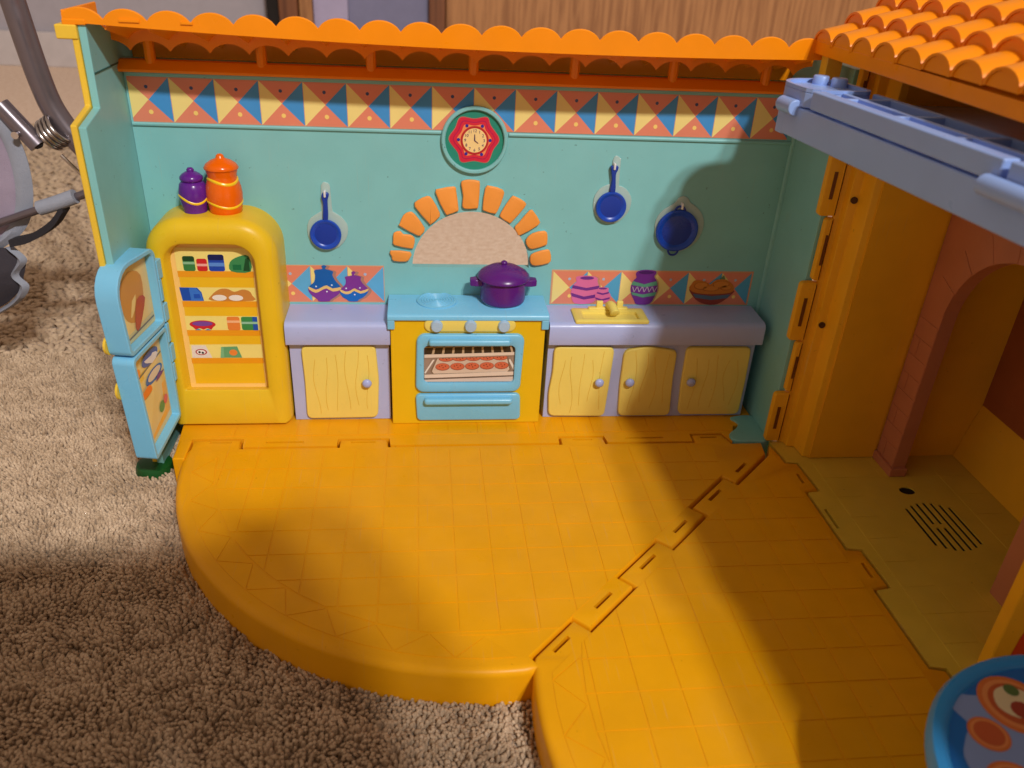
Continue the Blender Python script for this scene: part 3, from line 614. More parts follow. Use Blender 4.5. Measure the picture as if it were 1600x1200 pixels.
# ---------------- pans hanging on the wall
P1=[(-2.79,7.89),(-2.67,7.81),(-2.65,7.59),(-2.63,7.04),(-2.58,6.94),(-2.37,6.8),(-2.2,6.57),(-2.17,6.36),(-2.24,6.08),(-2.48,5.8),(-2.77,5.69),(-3.05,5.71),(-3.32,5.9),(-3.44,6.17),(-3.43,6.51),(-3.3,6.76),(-3.01,6.95),(-2.97,7.04),(-2.93,7.79)]
P1h=[(-2.88,7.58),(-2.74,7.58),(-2.7,7.5),(-2.75,7.32),(-2.77,6.74),(-2.92,6.74),(-2.89,7.21),(-2.93,7.45)]
P2=[(6.28,8.93),(6.41,8.84),(6.43,8.78),(6.45,8.03),(6.51,7.97),(6.71,7.87),(6.89,7.64),(6.93,7.39),(6.85,7.09),(6.6,6.8),(6.32,6.7),(5.99,6.79),(5.75,7.04),(5.67,7.36),(5.71,7.66),(5.87,7.89),(6.13,8.02),(6.16,8.08),(6.17,8.79)]
P2h=[(6.12,8.62),(6.33,8.62),(6.34,8.5),(6.29,8.34),(6.33,7.8),(6.16,7.8),(6.18,8.17),(6.12,8.5)]
P3=[(8.63,7.68),(8.8,7.62),(8.9,7.47),(9.09,7.36),(9.29,7.18),(9.43,6.94),(9.48,6.63),(9.41,6.32),(9.21,6.02),(8.8,5.78),(8.41,5.81),(8.11,6.01),(7.9,6.3),(7.81,6.64),(7.86,6.97),(8.05,7.23),(8.36,7.43),(8.45,7.56),(8.5,7.63)]
def pan(name, label, plt, hnd, c, r, peg, tilt=0):
    T = thing(name, (c[0], 3.05, c[1]-r), label, 'pan', 'blue pans on the kitchen wall')
    q = spl(plt, 2)[::-1]
    mesh('mounting_plate', *pillow(q, 3.1, 3.055, .02, 'y', 2), CLEAR, T, smooth=50)
    mesh('dish', *lathe_y([(r*.97, 3.05), (r, 3.0), (r, 2.95), (r*.97, 2.92), (r*.92, 2.915), (r*.74, 2.97), (r*.70, 2.985)], c[0], c[1], 40), BLUE, T, smooth=50)
    mesh('dish_base', *lathe_y([(r*.71, 3.0), (r*.71, 2.984), (r*.5, 2.975), (.005, 2.972)], c[0], c[1], 40), BLUED, T, smooth=50)
    if hnd: mesh('handle', *pillow(spl(hnd, 3)[::-1], 3.05, 2.93, .03, 'y', 3), BLUED, T, smooth=50)
    mesh('peg', *pillow(rrect(peg[0]-.035, peg[0]+.035, peg[1]-.11, peg[1]+.1, .03, 3), 3.05, 2.88, .03, 'y', 3), WHITE, T, smooth=50)
    return T
pan('frying_pan', 'blue toy frying pan on the wall between fridge and brick arch', P1, P1h, (-2.87, 6.24), .49, (-2.82, 7.56))
pan('frying_pan', 'blue toy frying pan hanging highest, right of the clock', P2, P2h, (6.25, 7.3), .5, (6.22, 8.62))
t3 = pan('two_handled_pan', 'wide blue toy pan with two loop handles, half in shadow', P3, None, (8.56, 6.54), .71, (8.61, 7.38))
for (cx_, cz_, a0) in ((8.56, 7.2, 0), (8.52, 5.87, PI)):
    mesh('loop_handle', *tube([(cx_+.17*math.cos(a0+a), 2.96, cz_+.17*math.sin(a0+a)) for a in np.linspace(-.1, PI+.1, 13)], .035, 8), BLUED, t3)

# ================================================================== REFRIGERATOR
FR = thing('refrigerator', (-6.1, 2.3, 0), 'rounded yellow toy fridge with its light blue door hanging open', 'refrigerator')
ou = rrect(-8.06, -4.2, .02, 7.12, .3, 10, (.5, .5, 1.15, 1.15)); fr = .42
ip = rrect(-7.5, -4.86, 1.42, 6.38, .3, 10, (.07, .07, .62, .62))
inn = rrect(-7.42, -4.93, 1.3, 6.3, .3, 10, (.07, .07, .6, .6))
def rin(d): return rrect(-8.06+d, -4.2-d, .02+d*.35, 7.12-d, .3, 10, tuple(max(q-d, .05) for q in (.14, .26, 1.15, 1.15)))
rings = [[(a, 3.1, b) for a, b in rin(0)]]
for k in range(7):
    t = .5*PI*k/6; rings.append([(a, 1.48+fr*(1-math.sin(t)), b) for a, b in rin(fr*(1-math.cos(t)))])
ip2 = [(a, b) for a, b in inset(ip, -.05)]
rings += [[(a, 1.48, b) for a, b in ip2], [(a, 1.52, b) for a, b in ip], [(a, 1.9, b) for a, b in inn]]
def fix(P): return P
mesh('cabinet', *loft(rings, True, True), FRIDGEY, FR, smooth=50)
fp = lambda y=1.895: Print(lambda a, b, h: (a, y-.005*h, b))
CREAM = (244, 226, 130); SHY = (240, 190, 30); SHO = (240, 160, 24); WOOD = (248, 206, 120)
p = fp(); p.add(inset(inn, .01), WOOD, 0)
p.add([(-7.24, 1.45), (-5.02, 1.45), (-5.02, 6.1), (-7.24, 6.1)], SHY, 1)
for z0, z1, zb in ((5.4, 6.15, 5.2), (4.4, 4.86, 4.2), (3.4, 3.89, 3.2), (2.4, 2.89, 2.2)):
    p.add([(-7.26, z0), (-5.0, z0), (-5.0, z1), (-7.26, z1)], CREAM, 2); p.add([(-7.26, zb), (-5.0, zb), (-5.0, z0), (-7.26, z0)], SHO, 2)
p.build('printed_shelves', FR)
def food(shapes, nm):
    p = fp()
    for i, (P, c) in enumerate(shapes): p.add(P, c, 3+i)
    return p.build(nm, FR)
R4 = lambda x0, x1, z0, z1, r=.06: rrect(x0, x1, z0, z1, r, 3)
food([(R4(-7.06, -6.71, 5.4, 5.88), (56, 128, 66)), (R4(-7.06, -6.71, 5.72, 5.88), (20, 70, 36)), ([(-7.06, 5.62), (-6.71, 5.62), (-6.71, 5.7), (-7.06, 5.7)], (140, 190, 150))], 'printed_can')
food([(R4(-6.66, -6.35, 5.4, 5.8), (206, 36, 40)), ([(-6.66, 5.56), (-6.35, 5.56), (-6.35, 5.64), (-6.66, 5.64)], (240, 170, 160))], 'printed_can')
food([(R4(-6.31, -5.84, 5.4, 5.94), (28, 70, 176)), (R4(-6.31, -5.84, 5.76, 5.94), (14, 26, 86)), ([(-6.31, 5.56), (-5.84, 5.56), (-5.84, 5.68), (-6.31, 5.68)], (90, 140, 220))], 'printed_can')
food([(spl([(-5.66, 5.4), (-5.67, 5.7), (-5.4, 5.88), (-5.1, 5.9), (-5.08, 5.4)], 3), (60, 140, 84)), ([(-5.6, 5.45), (-5.35, 5.45), (-5.35, 5.62), (-5.6, 5.62)], (20, 112, 66)), ([(-5.3, 5.42), (-5.1, 5.42), (-5.1, 5.86), (-5.2, 5.82)], (26, 78, 44))], 'printed_packet')
food([([(-7.24, 4.41), (-6.6, 4.41), (-6.64, 4.7), (-6.75, 4.85), (-7.28, 4.86)], (26, 78, 180)), ([(-6.98, 4.41), (-6.62, 4.41), (-6.66, 4.68), (-6.78, 4.84), (-7.0, 4.84)], (56, 118, 214)), ([(-6.88, 4.5), (-6.68, 4.5), (-6.7, 4.64), (-6.88, 4.64)], (30, 84, 190))], 'printed_box')
food([(spl([(-6.36, 4.42), (-6.35, 4.6), (-6.1, 4.8), (-5.85, 4.82), (-5.65, 4.72), (-5.4, 4.8), (-5.2, 4.75), (-5.12, 4.6), (-5.12, 4.42)], 3), (204, 136, 62)), (circ(-6.12, 4.52, .22, 16, .1), (240, 232, 222)), (circ(-5.62, 4.52, .22, 16, .1), (240, 232, 222))], 'printed_bread')
food([(circ(-6.75, 3.6, .4, 22, .14), (206, 40, 52)), ([(-7.1, 3.56), (-6.98, 3.42), (-6.86, 3.48), (-6.74, 3.42), (-6.62, 3.48), (-6.5, 3.42), (-6.4, 3.56)], (206, 40, 52)), (circ(-6.75, 3.63, .31, 22, .085), (126, 72, 160)), ([(-7.0, 3.41), (-6.9, 3.46), (-6.8, 3.41)], (60, 150, 200)), ([(-6.7, 3.41), (-6.6, 3.46), (-6.5, 3.41)], (60, 150, 200))], 'printed_pie')
food([(R4(-5.99, -5.6, 3.4, 3.87), (234, 134, 58)), ([(-5.99, 3.66), (-5.6, 3.66), (-5.6, 3.74), (-5.99, 3.74)], (248, 190, 140))], 'printed_can')
food([(R4(-5.55, -5.05, 3.4, 3.87), (60, 142, 76)), ([(-5.2, 3.4), (-5.05, 3.4), (-5.05, 3.87), (-5.2, 3.87)], (28, 84, 180)), ([(-5.55, 3.62), (-5.05, 3.62), (-5.05, 3.7), (-5.55, 3.7)], (150, 200, 170))], 'printed_can')
food([([(-7.22, 2.41), (-6.6, 2.41), (-6.66, 2.6), (-6.76, 2.86), (-7.2, 2.86)], (232, 222, 214)), (circ(-6.92, 2.62, .18, 18, .11), (178, 40, 50)), (circ(-6.92, 2.62, .14, 18, .08), (240, 234, 230)), (circ(-6.97, 2.62, .04, 8), (40, 30, 30)), (circ(-6.87, 2.6, .04, 8), (40, 30, 30))], 'printed_bag')
food([([(-6.34, 2.41), (-5.66, 2.41), (-5.78, 2.82), (-6.28, 2.8)], (104, 166, 116)), (circ(-5.92, 2.6, .13, 16, .11), (236, 138, 60)), ([(-6.34, 2.41), (-6.28, 2.8), (-6.2, 2.8), (-6.22, 2.41)], (126, 186, 138))], 'printed_packet')
# open door, hung on knuckles at the left edge
HB, HT = Vector((-7.9, 1.3, .62)), Vector((-7.86, 1.3, 6.4)); _d = Vector((-.14, -2.4, 0)); OB, OT = HB+_d+Vector((0, 0, -.15)), HT+_d*.95+Vector((-.34, 0, .1))
def dmap(u, v, w):                                      # u hinge->edge, v bottom->top, w out of the inner face
    q = (HB*(1-u)+OB*u)*(1-v)+(HT*(1-u)+OT*u)*v; nn = Vector((1, -.16, 0)).normalized(); return tuple(q+nn*w)
def leaf(v0, v1, rs, m=0):                              # outline of one door leaf, corners round in real proportions
    W_, H_ = 2.45, 5.9; return [(a/W_, b/H_) for a, b in rrect(m, W_-m, v0*H_+m, v1*H_-m, .3, 6, tuple(max(q-m*.8, .04) for q in rs))]
LEAF = ((0, .562, (.14, .14, .2, .2)), (.572, 1, (.2, .2, .95, .3)))
FD = None
for k_, (v0, v1, rs) in enumerate(LEAF):
    q = lambda m, w: [dmap(a, b, w) for a, b in leaf(v0, v1, rs, m)]
    d_ = mesh('door' if k_ == 0 else 'freezer_door', *loft([q(.03, -.41), q(0, -.38), q(0, .21), q(.02, .235), q(.12, .235), q(.15, .21), q(.15, -.02)]), SKY, FR, smooth=30)
    FD = FD or d_
p = Print(lambda a, b, h: dmap(a, b, -.008+.012*h)); CRM = (226, 206, 140)
p.add(leaf(*LEAF[0], .16), CRM, 0); p.add(leaf(*LEAF[1], .16), CRM, 0)
for (v0, v1, c) in ((.05, .24, (240, 178, 34)), (.24, .3, (232, 196, 90)), (.38, .42, (232, 196, 90)), (.6, .64, (200, 196, 150))): p.add([(.1, v0+.02), (.9, v0), (.9, v1), (.1, v1+.02)], c, 1)
for v in (.3, .41, .62): p.add([(.1, v+.012), (.9, v), (.9, v+.008), (.1, v+.02)], (110, 116, 116), 2)
p.add(spl([(.3, .74), (.5, .68), (.75, .72), (.8, .86), (.5, .93), (.25, .88)], 3), (196, 144, 76), 2)
p.add(spl([(.25, .76), (.5, .64), (.6, .66), (.45, .78)], 3), (176, 84, 66), 3)
p.add(circ(.42, .46, .24, 18, .035), (70, 100, 180), 3); p.add(spl([(.2, .44), (.35, .47), (.5, .44), (.6, .47), (.4, .42)], 2), (220, 224, 235), 4); p.add(circ(.82, .445, .08, 12, .025), (236, 150, 60), 4)
p.add(circ(.4, .355, .26, 20, .035), (56, 110, 186), 3); p.add(circ(.4, .36, .2, 20, .024), (214, 206, 190), 4); p.add(spl([(.55, .3), (.8, .3), (.82, .33), (.6, .34)], 3), (236, 130, 50), 5); p.add(spl([(.15, .32), (.4, .31), (.3, .34)], 3), (112, 60, 140), 5)
p.add(circ(.35, .15, .09, 12, .03), (96, 150, 80), 3); p.add(circ(.22, .165, .07, 12, .025), (220, 96, 80), 4)
p.build('printed_lining', FD)
for (v0, v1) in ((.82, .925), (.7, .82), (.58, .68), (.46, .57), (.34, .44), (.225, .33)):
    k = (v0, v1) in ((.82, .925), (.58, .68), (.34, .44))
    u0, u1 = (-.13, .02) if k else (-.07, .02)
    mesh('hinge_knuckle', *loft([[dmap(u, v, w) for (u, w) in ((u0, .02), (u1, .0), (u1, .26), (u0+.03, .26), (u0, .2))] for v in (v0, v1)]), SKY, FR, smooth=0, bev=.03)
for v in (.77, .63, .395, .28): mesh('hinge_slot', *loft([[dmap(u, v_, w) for (u, w) in ((-.19, .1), (-.1, .1), (-.1, .2), (-.19, .2))] for v_ in (v-.03, v+.03)]), mat('hinge_gap', (60, 46, 8), .6), FR, smooth=0)
for v, c_ in ((.62, 'yellow'), (.38, 'yellow')): mesh('outer_handle', *loft([[dmap(.93+.12*math.cos(a), v+.045*math.sin(a), -.40-w) for a in np.linspace(0, 2*PI, 16, endpoint=False)] for w in (0, .07)]), YRIM, FD, smooth=40)

# ---------------- two jars on the fridge
def jar(name, label, c, z0, prof, m, bands):
    T = thing(name, (c[0], c[1], z0), label, 'jar', 'toy jars on the fridge')
    mesh('body', *lathe([(r, z0+z) for r, z in prof['body']], *c), m, T, smooth=60)
    L = mesh('lid', *lathe([(r, z0+z) for r, z in prof['lid']], *c), m, T, smooth=60)
    def rad(z):
        B = prof['body']
        for (r0, a), (r1, b) in zip(B, B[1:]):
            if a <= z <= b and b > a: return r0+(r1-r0)*(z-a)/(b-a)
        return B[-1][0]
    for zc, amp, ph in bands:
        pts = []
        for a in np.linspace(0, 2*PI, 49):
            z = zc+amp*math.sin(2*a+ph); r = rad(z)-.043; pts.append((c[0]+r*math.cos(a), c[1]+r*math.sin(a), z0+z))
        mesh('wavy_stripe', *tube(pts, .06, 10), PAINTY, T)
    return T
jar('canister', 'small purple lidded toy jar with one yellow wave on the fridge', (-6.6, 2.42), 7.1,
    {'body': [(.01, 0), (.30, 0), (.34, .03), (.33, .07), (.37, .2), (.42, .45), (.42, .62), (.37, .85), (.28, .95)], 'lid': [(.2, .93), (.30, .94), (.335, 1.0), (.33, 1.06), (.27, 1.13), (.16, 1.2), (.1, 1.22), (.11, 1.27), (.07, 1.32), (.01, 1.335)]}, JARP, [(.44, .1, .6)])
jar('canister', 'large orange lidded toy jar with two yellow waves on the fridge', (-5.72, 2.48), 7.1,
    {'body': [(.01, 0), (.44, 0), (.47, .03), (.485, .15), (.52, .4), (.53, .58), (.51, .76), (.46, .94), (.42, 1.05), (.42, 1.13), (.45, 1.24), (.46, 1.3)], 'lid': [(.44, 1.29), (.49, 1.31), (.50, 1.34), (.44, 1.44), (.3, 1.54), (.15, 1.6), (.12, 1.64), (.11, 1.69), (.06, 1.73), (.01, 1.74)]}, JARO, [(.3, .07, .4), (.97, .06, .2)])

# ================================================================== STOVE
SV = thing('stove', (1.66, 2.3, 0), 'yellow toy stove with light blue top, oven window and drawer', 'stove')
mesh('body', *box(-.86, 4.17, 1.55, 3.1, .02, 3.92), STOVEY, SV, smooth=0, bev=.03)
tp = [(1.38, 3.72), (1.38, 4.08), (1.45, 4.15), (3.1, 4.15), (3.1, 3.93), (1.52, 3.93), (1.52, 3.72)]
hood = [(1.45, 3.94), (1.45, 4.05), (1.48, 4.11), (1.54, 4.15), (3.1, 4.15), (3.1, 3.94)]
mesh('cooktop', *join(prism(hood, -.95, 4.27, 'x'), box(-.95, -.72, 1.46, 3.1, 3.62, 3.95), box(4.03, 4.27, 1.46, 3.1, 3.62, 3.95)), SKY, SV, smooth=40, bev=.03)
for bx in (.64, 2.84):
    prof = [(.66, 4.14), (.66, 4.19), (.62, 4.21)]
    for k in range(6): r = .58-.09*k; prof += [(r, 4.21), (r-.02, 4.185), (r-.05, 4.185), (r-.07, 4.21)]
    mesh('burner', *lathe(prof+[(.01, 4.21)], bx, 2.56, 40), SKY, SV, smooth=40)
mesh('control_panel', *pillow(rrect(.22, 3.18, 3.53, 4.0, .23, 8), 1.56, 1.47, .05, 'y', 3), DOORY, SV, smooth=50)
for kx in (.62, 1.71, 2.79): mesh('knob', *lathe_y([(.2, 1.48), (.185, 1.36), (.165, 1.33), (.01, 1.325)], kx, 3.77, 24), KNOB, SV, smooth=50)
ov = rrect(-.05, 3.46, 1.3, 3.44, .28, 8); ow = rrect(.21, 3.2, 1.66, 3.06, .16, 8)
wob = lambda P, s: [(a+.025*math.sin(b*2.3+s), b+.03*math.sin(a*2.1+s)) for a, b in P]
ov = wob(ov, .4)
rings = [[(a, 1.56, b) for a, b in ov], [(a, 1.46, b) for a, b in ov], [(a, 1.425, b) for a, b in inset(ov, .02)], [(a, 1.41, b) for a, b in inset(ov, .06)],
         [(a, 1.41, b) for a, b in inset(ow, -.06)], [(a, 1.43, b) for a, b in inset(ow, -.01)], [(a, 1.54, b) for a, b in ow]]
OD = mesh('oven_door', *loft(rings), SKY, SV, smooth=50)
mesh('handle', *pillow(rrect(.37, 3.02, 3.13, 3.35, .08, 5), 1.41, 1.2, .08, 'y', 4), SKY, OD, smooth=50)
p = Print(lambda a, b, h: (a, 1.535-.004*h, b)); p.add(ow, (160, 136, 120), 0)
p.add([(.22, 2.62), (3.19, 2.7), (3.19, 3.05), (.22, 3.05)], (52, 38, 26), 1)
p.add([(.22, 1.9), (.5, 2.7), (3.1, 2.75), (3.19, 1.9)], (148, 126, 112), 1)
p.add([(.22, 2.98), (3.0, 3.05), (3.0, 3.01), (.22, 2.94)], (170, 140, 90), 2)
for k in range(9): x = .5+.33*k; p.add([(x-.04, 2.7), (x+.04, 2.7), (x+.1-.02*k, 3.03), (x+.04-.02*k, 3.03)], (186, 160, 128), 2)
p.add([(.22, 2.02), (.5, 2.5), (.56, 2.5), (.26, 1.98)], (232, 222, 212), 2); p.add([(3.19, 2.1), (3.0, 2.5), (3.06, 2.52), (3.19, 2.28)], (228, 222, 214), 2)
p.add([(.42, 2.08), (.5, 1.95), (3.0, 2.02), (3.1, 2.14), (3.0, 2.56), (.62, 2.56)], (126, 104, 84), 2)
p.add([(.47, 2.07), (.53, 1.98), (2.98, 2.04), (3.05, 2.14), (2.95, 2.56), (.66, 2.56)], (214, 194, 176), 3)
p.add([(.53, 2.12), (2.98, 2.17), (2.9, 2.56), (.7, 2.56)], (206, 186, 168), 4)
p.add([(.22, 2.58), (3.19, 2.68), (3.19, 2.79), (.22, 2.7)], (224, 206, 190), 6); p.add([(.22, 2.54), (3.19, 2.645), (3.19, 2.68), (.22, 2.58)], (150, 128, 112), 6)
p.add([(.22, 1.82), (3.19, 1.92), (3.19, 2.06), (.22, 1.95)], (226, 208, 192), 6); p.add([(.22, 1.77), (3.19, 1.88), (3.19, 1.92), (.22, 1.82)], (110, 90, 76), 6)
p.add([(.22, 1.68), (3.19, 1.68), (3.19, 1.87), (.22, 1.76)], (216, 198, 186), 6)
p.build('printed_oven_window', OD)
p = Print(lambda a, b, h: (a, 1.535-.004*h, b))
for j, (zz, xo, l) in enumerate(((2.53, .93, 4.3), (2.24, .82, 5.2))):
    for k in range(5):
        x = xo+(.45 if j == 0 else .49)*k; q = circ(x, zz+.012*k, .24, 16, .14 if j else .1); p.add(q, (140, 64, 44), l); p.add(circ(x, zz+.012*k+.008, .225, 16, .125 if j else .088), (206, 104, 72), l+.4)
        for (ax_, az_) in ((-.1, .02), (.02, -.03), (.1, .03), (-.02, .05)): p.add(circ(x+ax_, zz+.012*k+az_*(1 if j else .7), .022, 6), (110, 44, 30), l+.8)
p.build('printed_cookies', OD)
dq = wob(rrect(-.06, 3.47, .18, 1.2, .16, 6), 1.2)
DRW = mesh('drawer', *pillow(dq, 1.56, 1.42, .05, 'y', 3), SKY, SV, smooth=50)
mesh('handle', *pillow(rrect(.21, 3.19, .92, 1.15, .1, 5), 1.42, 1.2, .09, 'y', 4), SKY, DRW, smooth=50)

# ---------------- purple pot on the right burner
PT = thing('cooking_pot', (2.84, 2.56, 4.21), 'shiny purple lidded toy pot standing on the stove', 'pot')
PX, PY, PZ = 2.82, 2.56, 4.2
mesh('body', *lathe([(.01, PZ), (.66, PZ), (.72, PZ+.04), (.74, PZ+.12), (.74, PZ+.7), (.73, PZ+.82)], PX, PY, 48), PURP, PT, smooth=50)
LD = mesh('lid', *lathe([(.7, PZ+.79), (.83, PZ+.8), (.865, PZ+.84), (.85, PZ+.9), (.76, PZ+1.0), (.52, PZ+1.14), (.26, PZ+1.22), (.11, PZ+1.24), (.085, PZ+1.26), (.11, PZ+1.3), (.1, PZ+1.35), (.05, PZ+1.385), (.01, PZ+1.39)], PX, PY, 48), PURP, PT, smooth=50)
for sx in (-1, 1): mesh('handle', *prism([(PX+sx*.68, PY-.17), (PX+sx*.92, PY-.19), (PX+sx*1.1, PY-.13), (PX+sx*1.1, PY+.13), (PX+sx*.92, PY+.19), (PX+sx*.68, PY+.17)], PZ+.54, PZ+.77, 'z'), PURP, PT, smooth=0, bev=.04, seg=3)

# ================================================================== BASE CABINETS
def wood_door(T, P, kx, kz, y=1.88):
    if sum(P[i][0]*P[(i+1) % len(P)][1]-P[(i+1) % len(P)][0]*P[i][1] for i in range(len(P))) < 0: P = P[::-1]
    D = mesh('door', *pillow(fillet(P, .22, 4), y+.01, y-.13, .05, 'y', 4), DOORY, T, smooth=50)
    x0 = min(a for a, b in P)+.25; x1 = max(a for a, b in P)-.2; z0 = min(b for a, b in P)+.15; z1 = max(b for a, b in P)-.15
    rr = random.Random(int(abs(P[0][0])*100)); k = max(4, int((x1-x0)/.32)); V = []; F = []
    for i in range(k):                                   # raised wood-grain lines moulded into the door
        x = x0+(x1-x0)*(i+.5)/k; za = z0+rr.uniform(0, .5); zb = z1-rr.uniform(0, .35); am = rr.uniform(.03, .1); ph = rr.uniform(0, 6)
        pts = [(x+am*math.sin(ph+t*5)+rr.uniform(-.006, .006), y-.131, za+(zb-za)*t) for t in np.linspace(0, 1, 14)]
        v, f = tube(pts, .009, 5); V, F = join((V, F), (v, f))
    mesh('grain_lines', V, F, mat('door_grain', (222, 184, 62), .42), D)
    mesh('knob', *lathe_y([(.06, y-.12), (.07, y-.17), (.14, y-.2), (.16, y-.25), (.14, y-.31), (.08, y-.345), (.01, y-.355)], kx, kz, 20), KNOBL, D, smooth=60)
def counter(T, x0, x1, cut=None):
    prof = [(1.6, 3.0), (1.585, 3.04), (1.585, 3.6), (1.63, 3.7), (1.72, 3.76), (1.8, 3.77), (3.1, 3.79), (3.1, 3.0)]
    if cut is None: mesh('countertop', *prism(prof, x0, x1, 'x'), LAV, T, smooth=40, bev=.02)
    else:
        a, b, c, d = cut
        mesh('countertop', *join(prism(prof, x0, a, 'x'), prism(prof, b, x1-.02, 'x'), prism([(1.6, 3.0), (1.585, 3.04), (1.585, 3.6), (1.63, 3.7), (1.7, 3.755), (c, 3.765), (c, 3.0)], a, b, 'x'), box(a, b, d, 3.1, 3.0, 3.785)), LAV, T, smooth=40)
CL = thing('base_cabinet', (-2.53, 2.4, 0), 'narrow lavender cabinet with one yellow door between fridge and stove', 'cabinet', 'lavender kitchen cabinets')
mesh('carcass', *box(-4.14, -.92, 1.88, 3.1, .02, 3.02), LAV, CL, smooth=0, bev=.02)
counter(CL, -4.2, -.88)
wood_door(CL, [(-3.76,2.87),(-1.37,2.9),(-1.29,1.63),(-1.36,.15),(-3.74,.13),(-3.72,1.6)], -1.68, 1.56)
CR = thing('base_cabinet', (8, 2.4, 0), 'long lavender cabinet with three yellow doors right of the stove', 'cabinet', 'lavender kitchen cabinets')
mesh('carcass', *box(4.36, 11.6, 1.88, 3.1, .02, 3.02), LAV, CR, smooth=0, bev=.02)
counter(CR, 4.33, 11.72, (5.45, 7.42, 1.85, 2.5))
for P, kx in (([(4.56,2.85),(6.63,2.82),(6.6,1.59),(6.54,.1),(4.54,.14),(4.48,1.1),(4.57,1.9)], 6.2),
              ([(6.98,2.71),(7.76,2.86),(8.83,2.7),(8.83,1.57),(8.92,.1),(7.04,.11),(6.97,1.38)], 7.27),
              ([(9.15,2.83),(11.44,2.82),(11.47,1.42),(11.46,.13),(9.22,.14),(9.15,1.44)], 9.45)): wood_door(CR, P, kx, 1.53)
SK = thing('sink', (6.43, 2.1, 3.4), 'pale yellow toy sink with two taps set into the lavender counter', 'sink')
so = rrect(5.18, 7.67, 1.66, 2.72, .06, 4); si = rrect(5.5, 7.38, 1.88, 2.46, .08, 4); sb = rrect(5.56, 7.32, 1.94, 2.42, .08, 4)
mesh('basin', *loft([[(a, b, 3.75) for a, b in so], [(a, b, 3.83) for a, b in so], [(a, b, 3.87) for a, b in inset(so, .05)], [(a, b, 3.87) for a, b in inset(si, -.06)], [(a, b, 3.84) for a, b in si], [(a, b, 3.5) for a, b in sb]]), DOORY, SK, smooth=50)
mesh('tap_base', *pillow(rrect(5.75, 7.12, 2.52, 2.7, .06, 4), 3.86, 3.94, .03, 'z', 3), DOORY, SK, smooth=50)
for x in (6.14, 6.84): mesh('tap', *pillow(rrect(x-.11, x+.11, 2.56, 2.68, .03, 3), 3.92, 4.16, .03, 'z', 3), DOORY, SK, smooth=50)
mesh('spout', *tube(curve3([(6.48, 2.6, 3.9), (6.48, 2.58, 4.02), (6.52, 2.4, 4.06), (6.56, 2.15, 3.98), (6.57, 2.06, 3.93)], 5), [.13]*4+[.15]*13+[.165]*3+[.13], 14), DOORY, SK, smooth=60)

# ================================================================== SECOND HOUSE MODULE (balcony, tiled roof, arch) at the right
H = thing('toy_house_with_balcony', (14.5, -5, CZ), 'yellow toy house with blue balcony and orange tiled roof at the right', 'toy house')
hp = [(12.06, -.02), (12.14, -.55), (12.17, -1.06), (12.55, -1.12), (12.64, -2.68), (12.2, -2.74), (12.24, -5.38), (12.66, -5.44), (12.72, -7.0), (12.26, -7.08), (12.3, -9.66), (12.68, -9.74), (12.72, -11.36), (12.3, -11.46), (12.3, -20), (18.7, -20), (18.7, .2), (12.06, .2)]
holes = [rect(12.33, 12.43, -4.5, -3.58), circ(15.5, -2.75, .26, 14, .2)]
for k in range(7):
    x = 14.98+.235*k; hl = .72+.42*math.sin(PI*(k+.9)/7.8)
    holes += [rect(x-.055, x+.055, -4.5-hl, -4.58), rect(x-.055, x+.055, -4.42, -4.5+hl)] if k in (2, 3) else [rect(x-.055, x+.055, -4.5-hl, -4.5+hl)]
mesh('floor_strip', *prism(hp, -1.0, -.01, 'z', holes), H2F, H, smooth=0)
mesh('slot_shade_plate', *box(14.7, 16.7, -5.9, -2.4, -.085, -.05), mat('slot_shade_black', (14, 12, 12), .7), H, smooth=0)  # added plate, its black colour stands in for shade inside the vent slots
q0 = None
for i in range(13, 18):
    for j in range(-12, -1):
        if i in (14, 15, 16) and j in (-7, -6, -5, -4, -3): continue
        if q0 is None: q0 = mesh('tile', *prism(rect(i+.02, i+.98, j+.02, j+.98), -.014, 0, 'z'), H2F, H, smooth=0)
        else: inst(q0, 'tile', (i+.5, j+.5, -.014), H)
# hinged corner post with knuckles
post = [(12.3, .14), (12.5, .1), (12.52, -.14), (12.78, -.2), (12.82, -.78), (13.02, -.84), (13.02, .2), (12.3, .2)]
mesh('corner_post', *prism(post, .0, 12.6, 'z'), H2Y, H, smooth=0, bev=.03)
kn = []
z = 0.0
for (z0, z1, a) in ((.05, 2.0, 11.82), (2.0, 3.9, 12.12), (3.9, 5.95, 11.8), (5.95, 8.0, 12.1), (8.0, 9.9, 11.8), (9.9, 12.4, 12.1)):
    mesh('hinge_knuckle', *pillow(rrect(a, 12.34, z0+.03, z1-.03, .12, 4, (.12, .02, .02, .12)), .26, .06, .05, 'y', 3), H2Y if a < 12 else H2Y, H, smooth=50)
    mesh('slot', *box(12.0 if a < 12 else 12.2, 12.1 if a < 12 else 12.27, .03, .1, z0+.55, z1-.55), mat('slot_shadow', (110, 62, 10), .5), H, smooth=0)
for zz in (4.6, 8.6): mesh('screw_hole', *lathe_y([(.1, -.22), (.1, -.16), (.07, -.16), (.07, -.2)], 12.66, zz, 16), mat('screw_dark', (70, 40, 20), .5), H)
mesh('side_wall', *prism([(13.0, 0), (18.6, 0), (18.6, 12.5), (13.0, 12.5)], -.84, -.5, 'y'), H2Y, H, smooth=0)
mesh('post_stop', *box(13.02, 15.28, -.88, -.842, .02, 10), H2Y, H, smooth=0)
AW = [(-.85, 0), (-.85, 10), (-8.6, 10), (-8.6, 0), (-7.3, 0), (-7.3, 5.5)]+[(-4.6+2.7*math.cos(a), 5.5+2.7*math.sin(a)) for a in np.linspace(PI, 0, 25)][1:]+[(-1.9, 0)]
A_ = mesh('arch_wall', *prism(AW, 15.36, 15.8, 'x'), ARCHP, H, smooth=0)
